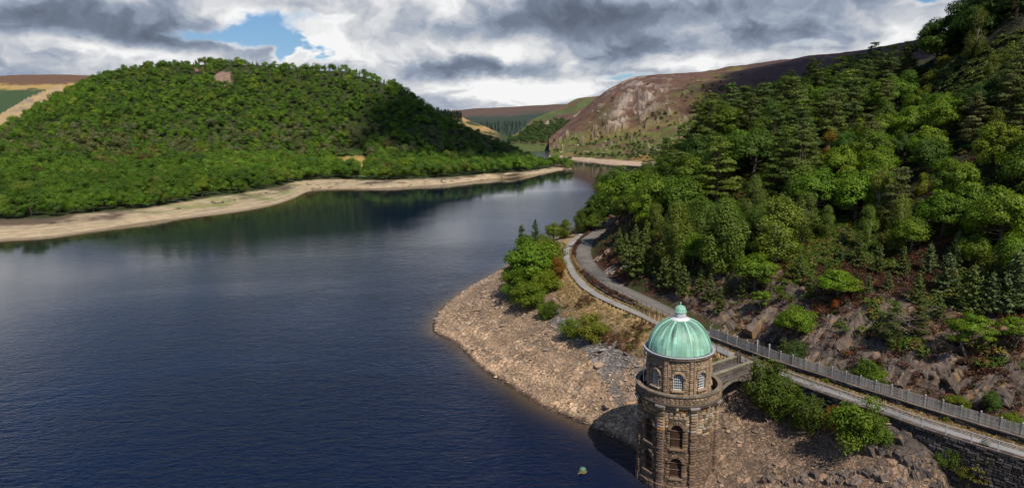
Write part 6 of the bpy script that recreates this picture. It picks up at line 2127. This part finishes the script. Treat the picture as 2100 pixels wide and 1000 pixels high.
def outcrop(px, py, n, L, spread, label, col=(.142, .108, .086), yaw=None, seed=0, deep=0.22):
    p = hit(px, py)
    r = random.Random(int(px + py * 3 + seed)); m = MB()
    # uphill direction
    e = 1.5
    gx = (ground_at(p[0] + e, p[1]) - ground_at(p[0] - e, p[1])) / (2 * e); gy = (ground_at(p[0], p[1] + e) - ground_at(p[0], p[1] - e)) / (2 * e)
    up_a = math.atan2(gy, gx) if yaw is None else yaw; sl = math.atan(math.hypot(gx, gy)) if yaw is None else 0.25
    ax = np.array([math.cos(up_a + 1.57), math.sin(up_a + 1.57)])
    root = empty('rock_outcrop', tuple(p), label, 'rock')
    for k in range(n):
        off = (k - (n - 1) / 2) * spread / max(n - 1, 1) * 2 + r.uniform(-.3, .3)
        b = p[:2] + ax * off + np.array([math.cos(up_a), math.sin(up_a)]) * r.uniform(-.8, .8)
        z = ground_at(b[0], b[1])
        m = MB()
        slab(m, (b[0], b[1], z - deep), L * r.uniform(.7, 1.3), r.uniform(.8, 1.5) * spread / n * 2.0, r.uniform(.25, .50), up_a - 0.35 + r.uniform(-.22, .22), min(sl, 0.75) * 0.98 + r.uniform(-.04, .06), r.uniform(-.34, -.02), np.asarray(col) * r.uniform(.7, 1.1), r)
        unparented_to(m.build('slab', M_ROCK_S), root)


def build_outcrops():
    for a in [(1490, 652, 3, 3.6, 1.8, 'pointed grey slate slabs just right of the dome'), (1545, 668, 4, 4.6, 2.4, 'row of leaning slate slabs between the dome and the round bright oak'),
              (1592, 690, 3, 4.0, 1.6, 'slate ribs running down to the fence left of the round bright oak'),
              (1690, 690, 4, 6.5, 2.6, 'tallest smooth grey slate slab right of the round bright oak'), (1745, 668, 3, 5.0, 1.9, 'upper slate rib left of the stooping cliff pine'), (1700, 728, 3, 3.2, 1.8, 'low slate slabs close behind the fence under the tallest slab'),
              (1850, 738, 4, 4.6, 3.0, 'broken dark slate ledges under the stooping cliff pine'), (1905, 745, 4, 5.0, 3.0, 'broad bare slate slab in the middle of the cliff'), (1960, 772, 3, 4.4, 2.4, 'slanting slate slab with tan moss at the foot of the cliff'),
              (1995, 752, 3, 4.6, 2.2, 'grey slate buttress under the overhanging oak'), (2062, 795, 3, 4.0, 2.2, 'dark slate corner of the cliff at the frame edge'), (1828, 772, 3, 3.0, 1.8, 'small slate step behind the fence left of the bare cliff')]:
        outcrop(*a)
    outcrop(1262, 548, 3, 3.0, 1.6, 'pale grey rock beside the road bend', (.26, .235, .215))
    outcrop(1240, 520, 3, 3.2, 1.5, 'reddish rock face at the far end of the road', (.22, .15, .115))
    outcrop(1850, 912, 6, 1.9, 2.6, 'grey bedrock knob below the trail wall', (.100, .082, .072), 0.9, 0, 0.36)
    outcrop(1885, 940, 6, 1.7, 2.2, 'lower ledge of the grey bedrock knob', (.095, .078, .068), 0.7, 0, 0.36)
    outcrop(1690, 965, 5, 2.2, 2.0, 'dark bedrock rib in the rubble right of the tower', (.125, .095, .08), 0.8, 0, 0.3)
    outcrop(1610, 985, 5, 2.0, 1.8, 'lower dark bedrock rib in the rubble close to the tower', (.125, .095, .078), 0.8, 0, 0.3)
    outcrop(1790, 965, 5, 2.2, 2.2, 'brown bedrock ribs between rubble and grey knob', (.14, .108, .09), 0.8, 0, 0.35)


build_outcrops()


def build_dead_wood():
    def twig_tree(name, px, yb, yt, col, label, n, wide):
        p = hit(px, yb) if px > 700 else None
        if p is None:
            p = D(px, yb, 420.0)
        d = ray(px, yt); h = CAM_H + d[2] * p[1] / d[1] - p[2]
        r = random.Random(px); m = MB()
        root = empty(name, tuple(p), label, 'shrub' if 'shrub' in name else 'tree')
        m.tube([p + np.array([0, 0, -.4]), p + np.array([0.03 * h, 0, h * .45]), p + np.array([-.02 * h, 0, h * .85])], [h * .035, h * .022, h * .008], 6, col)
        unparented_to(m.build('trunk', M_BARK), root); m = MB()
        for k in range(n):
            z0 = h * r.uniform(.08, .7); a = r.uniform(0, 6.283); L = h * r.uniform(.3, .65) * wide
            s_ = p + np.array([0, 0, z0]); e_ = s_ + np.array([math.cos(a) * L, math.sin(a) * L, h * r.uniform(.1, .4)])
            m.tube([s_, (s_ + e_) / 2 + np.array([0, 0, .05 * h]), e_], [h * .012, h * .008, h * .003], 4, np.asarray(col) * r.uniform(.7, 1.2), False)
            for j in range(5):
                t = r.uniform(.4, 1); b = s_ + (e_ - s_) * t; a2 = a + r.uniform(-1.2, 1.2)
                m.tube([b, b + np.array([math.cos(a2), math.sin(a2), r.uniform(-.2, .9)]) * L * .4], [h * .006, h * .002], 3, np.asarray(col) * r.uniform(.7, 1.2), False)
        o = m.build('branches', M_BARK); o['kind'] = 'stuff'
        unparented_to(o, root)
    twig_tree('dead_shrub', 1862, 690, 632, (.25, .19, .15), 'dead grey brown leafless shrub between two pines above the cliff', 46, 1.4)


build_dead_wood()
# tiny heap and stumps on the far beach
def build_beach_debris():
    r = np.random.default_rng(303); P = []; T = []
    for k in range(60):
        q = W(r.normal(642, 16), r.normal(383, 2.5), 1.0); P.append(q); T.append(np.array([.30, .20, .12]) * r.uniform(.35, 1.3))
    for k in range(110):
        px = r.uniform(0, 1120); y0 = np.interp(px, XS, TL); q = W(px, y0 + abs(r.normal(0, 5)) + 1, 2.8); P.append(q); T.append(np.array([.12, .085, .06]) * r.uniform(.5, 1.2))
    n = len(P); scatter('beach_debris', 'rock', np.array(P), np.stack([r.uniform(.7, 3.2, n), r.uniform(.5, 1.4, n), r.uniform(.3, .9, n)], 1), np.array(T), 'stumps, roots and stones lying on the far beach', r=r)


build_beach_debris()

# ------------------------------------------------------------------ ground plants and loose stone
def build_ground_cover():
    r = np.random.default_rng(101)

    def cand(n, x0, x1, y0, y1):
        x = r.uniform(x0, x1, n); y = r.uniform(y0, y1, n)
        # thin with distance so that detail follows size in view
        z, q = near_height(x, y, True)
        return x, y, z, q
    # heather and bracken on the hillside
    x, y, z, q = cand(150000, 8, 130, 38, 190)
    P = np.stack([x, y, z], 1); pix, zc = project(P)
    vis = (pix[:, 0] > 1150) & (pix[:, 0] < 2180) & (pix[:, 1] > -60) & (pix[:, 1] < 1060)
    n1 = fbm(x, y, 12, 5, 41); n2 = fbm(x, y, 4, 4, 42); n3 = fbm(x, y, 6, 3, 151)
    up = q['up'] & (q['d'] > 0.8) & q['land']; d = q['d']
    rockm = smooth(-0.25, 0.12, n2 * 0.8 + n1 * 0.6 + 0.30) * smooth(0.2, 1.2, d) * smooth(13.5, 9, d + n1 * 4) * smooth(118, 98, y)
    sand = in_poly(x, y, SAND)
    dens = np.where(up, (1 - rockm) * 0.9 + 0.30, 0) * ~sand * smooth(170, 60, zc) * (0.15 + 0.85 * smooth(34, 20, d))
    strip = q['inside'] & ~q['up'] & (q['dT'] > 2.75) & (q['dR'] > 1.75) & (y > 92)
    dens = np.where(strip, 0.95, dens)
    m = vis & (r.random(len(x)) < dens)
    kindb = (n3 > 0.12 - 0.5 * smooth(10, 26, d)) & up & (d > 4)
    for nm, kd, mm, pal, lab, s0, s1 in (
            ('heather_undergrowth', 'heath', m & ~kindb, [(.125, .045, .028), (.085, .034, .022), (.060, .040, .018), (.050, .062, .014), (.15, .08, .03), (.10, .05, .07)], 'reddish brown heather over the rocky hillside', .55, 1.25),
            ('bracken_undergrowth', 'bracken', m & kindb, [(.075, .12, .014), (.095, .13, .016), (.060, .095, .014), (.15, .12, .02), (.12, .07, .02)], 'green and yellowing bracken over the hillside', .6, 1.3)):
        k = mm.sum(); pi = r.choice(len(pal), k, p=np.array([.3, .25, .18, .15, .1, .02][:len(pal)]) / sum([.3, .25, .18, .15, .1, .02][:len(pal)]))
        scatter(nm, kd, P[mm] - np.array([0, 0, .04]), r.uniform(s0, s1, k), np.array(pal)[pi] * r.uniform(.75, 1.25, k)[:, None], lab, r=r)
        LOGS.append(str((nm, k)))
    # upper clearing: bracken
    x, y, z, q = cand(60000, 60, 200, 70, 260); P = np.stack([x, y, z], 1); pix, zc = project(P)
    m = in_poly(pix[:, 0], pix[:, 1], [(1870, 245), (1862, 150), (1990, 112), (2100, 62), (2200, 20), (2200, 185), (1980, 220)]) & q['up']
    k = m.sum(); scatter('clearing_undergrowth', 'bracken', P[m], r.uniform(.8, 1.7, k), np.array([.080, .105, .018]) * r.uniform(.7, 1.35, k)[:, None], 'pale green bracken in the clearing under the dark wood', r=r)
    LOGS.append(str(('clearing', k)))
    # dry grass on the verges and at the trail
    x, y, z, q = cand(170000, 8, 60, 38, 175); P = np.stack([x, y, z], 1); pix, zc = project(P)
    n2 = fbm(x, y, 4, 4, 42)
    verge = q['inside'] & ~q['up'] & (q['dT'] > 2.0) & (q['dR'] > 2.1) & (q['dT'] < 6) & (y < 90)
    out = ~q['inside'] & q['land'] & (q['dT'] < 5.0 + n2 * 2) & (q['dT'] > 0.2) & (y > 80) & (y < 160)
    edge = q['inside'] & ~q['up'] & ((q['dT'] < 0.40) | ((q['dT'] > 2.0) & (q['dT'] < 2.6))) & (y > 80)
    m = (verge & (r.random(len(x)) < .9)) | (out & (r.random(len(x)) < .35)) | edge
    k = m.sum(); pal = np.array([(.42, .30, .145), (.36, .245, .115), (.28, .21, .09), (.16, .17, .05)])[r.choice(4, k, p=[.42, .33, .17, .08])]
    scatter('dry_grass', 'tuft', P[m], r.uniform(.6, 1.3, k), pal * r.uniform(.75, 1.2, k)[:, None], 'dry golden grass along the trail', r=r)
    LOGS.append(str(('grass', k)))
    # brown and green patches on the grassy bank left of the dome
    m = out & (fbm(x, y, 5, 3, 171) > 0.16) & (r.random(len(x)) < .32)
    k = m.sum(); pal = np.array([(.13, .045, .025), (.09, .04, .02), (.085, .12, .018)])[r.choice(3, k, p=[.5, .25, .25])]
    scatter('bank_undergrowth', 'heath', P[m], r.uniform(.5, 1.1, k), pal, 'rusty heather tufts in the dry grass above the shore', r=r)
    # loose stone on the shore
    x, y, z, q = cand(200000, -20, 62, 40, 205)
    P = np.stack([x, y, z], 1); pix, zc = project(P)
    ok = q['land'] & ~q['inside'] & ~q['up'] & (q['dS'] > 0.2) & (q['dT'] > 0.8) & (pix[:, 0] < 2160) & (pix[:, 1] < 1060) & (np.hypot(x - TWX, y - TWY) > 5.2)
    dn = fbm(x, y, 8, 4, 161)
    pr = (0.10 + 0.42 * smooth(-0.15, 0.4, dn)) * (0.45 + 0.55 * (np.sin(q['dS'] * 1.3 + dn * 3) * .5 + .5))
    dry = smooth(5.5, 3.0, q['dT']) * (y > 82)
    m = ok & (r.random(len(x)) < pr * (1 - dry))
    k = m.sum(); sz = 0.10 + 0.34 * r.random(k) ** 3.0 + 0.75 * (r.random(k) < .018) * r.random(k)
    near_w = smooth(9, 2, q['dS'][m])
    pal = np.array([(.35, .245, .162), (.27, .19, .135), (.43, .31, .205), (.19, .135, .105), (.29, .25, .215)])[r.choice(5, k, p=[.34, .27, .2, .11, .08])] * r.uniform(.8, 1.2, k)[:, None]
    pit = in_poly(pix[m][:, 0], pix[m][:, 1], [(1120, 640), (1180, 618), (1250, 640), (1330, 690), (1330, 760), (1270, 770), (1200, 700), (1140, 668)])
    pal[pit] = np.array([.24, .225, .21]) * r.uniform(.6, 1.3, pit.sum())[:, None]
    rt = x[m] > 20
    pal[rt & (y[m] < 80)] *= 0.78  # loose stones darkened too, painting in the shade on this bank
    S = np.stack([sz * r.uniform(1, 1.7, k), sz * r.uniform(.9, 1.4, k), sz * r.uniform(.6, 1.2, k)], 1)
    tl = r.normal(0, .22, (k, 2))
    scatter('shore_rubble', 'rock', P[m] + np.array([0, 0, .03]), S, pal, 'loose flat stones and rubble over the drawn down shore', tilt=tl, r=r)
    LOGS.append(str(('rubble', k)))


build_ground_cover()


# ------------------------------------------------------------------ clouds overhead that shade parts of the valley
def build_clouds():
    m, N, b, out = new_mat('cloud_white'); N.put(b, 'Base Color', (0.85, 0.87, 0.9)); N.put(b, 'Roughness', 1.0)
    tr = N.new('ShaderNodeBsdfTransparent'); mx = N.new('ShaderNodeMixShader')
    N.l.new(attr(N, 'Col').outputs['Fac'], mx.inputs[0]); N.l.new(tr.outputs[0], mx.inputs[1]); N.l.new(b.outputs[0], mx.inputs[2]); N.l.new(mx.outputs[0], out.inputs[0])
    r = np.random.default_rng(202)
    for (tx, ty, tz, alt, rx, ry, rot) in CLOUDS:
        k = (alt - tz) / SUN_DIR[2]
        c = np.array([tx, ty, tz]) + SUN_DIR * k
        bm = bmesh.new(); bmesh.ops.create_icosphere(bm, subdivisions=5, radius=1.0)
        V = np.array([v.co[:] for v in bm.verts]); F = np.array([[v.index for v in f.verts] for f in bm.faces]); bm.free()
        a = np.arctan2(V[:, 1], V[:, 0])
        n = fbm(V[:, 0] * 3 + tx, V[:, 1] * 3 + V[:, 2] * 2, 1.3, 5, 7) * 0.5
        dens = 0.82 * smooth(1.0, 0.6, np.hypot(V[:, 0], V[:, 1]) + 0.25 * fbm(V[:, 0] + tx, V[:, 1], 0.5, 4, 3))
        V = V * (1 + n)[:, None]
        V[:, 2] = np.where(V[:, 2] > 0, V[:, 2], V[:, 2] * 0.3)
        V = V * np.array([rx, ry, min(rx, ry) * 0.5])
        ca, sa = math.cos(rot), math.sin(rot)
        V[:, :2] = np.stack([V[:, 0] * ca - V[:, 1] * sa, V[:, 0] * sa + V[:, 1] * ca], 1)
        o = mesh_np('cloud', V, F, m, None, np.stack([dens] * 3, 1), True, loc=tuple(c))
        tag(o, kind='structure')


# ground point shaded, cloud height, half-widths, turn
CLOUDS = [(142, 192, 70, 640, 80, 58, 0.5), (455, 895, 112, 800, 225, 180, 0.5), (-38, 668, 45, 760, 105, 175, 0.2)]
build_clouds()
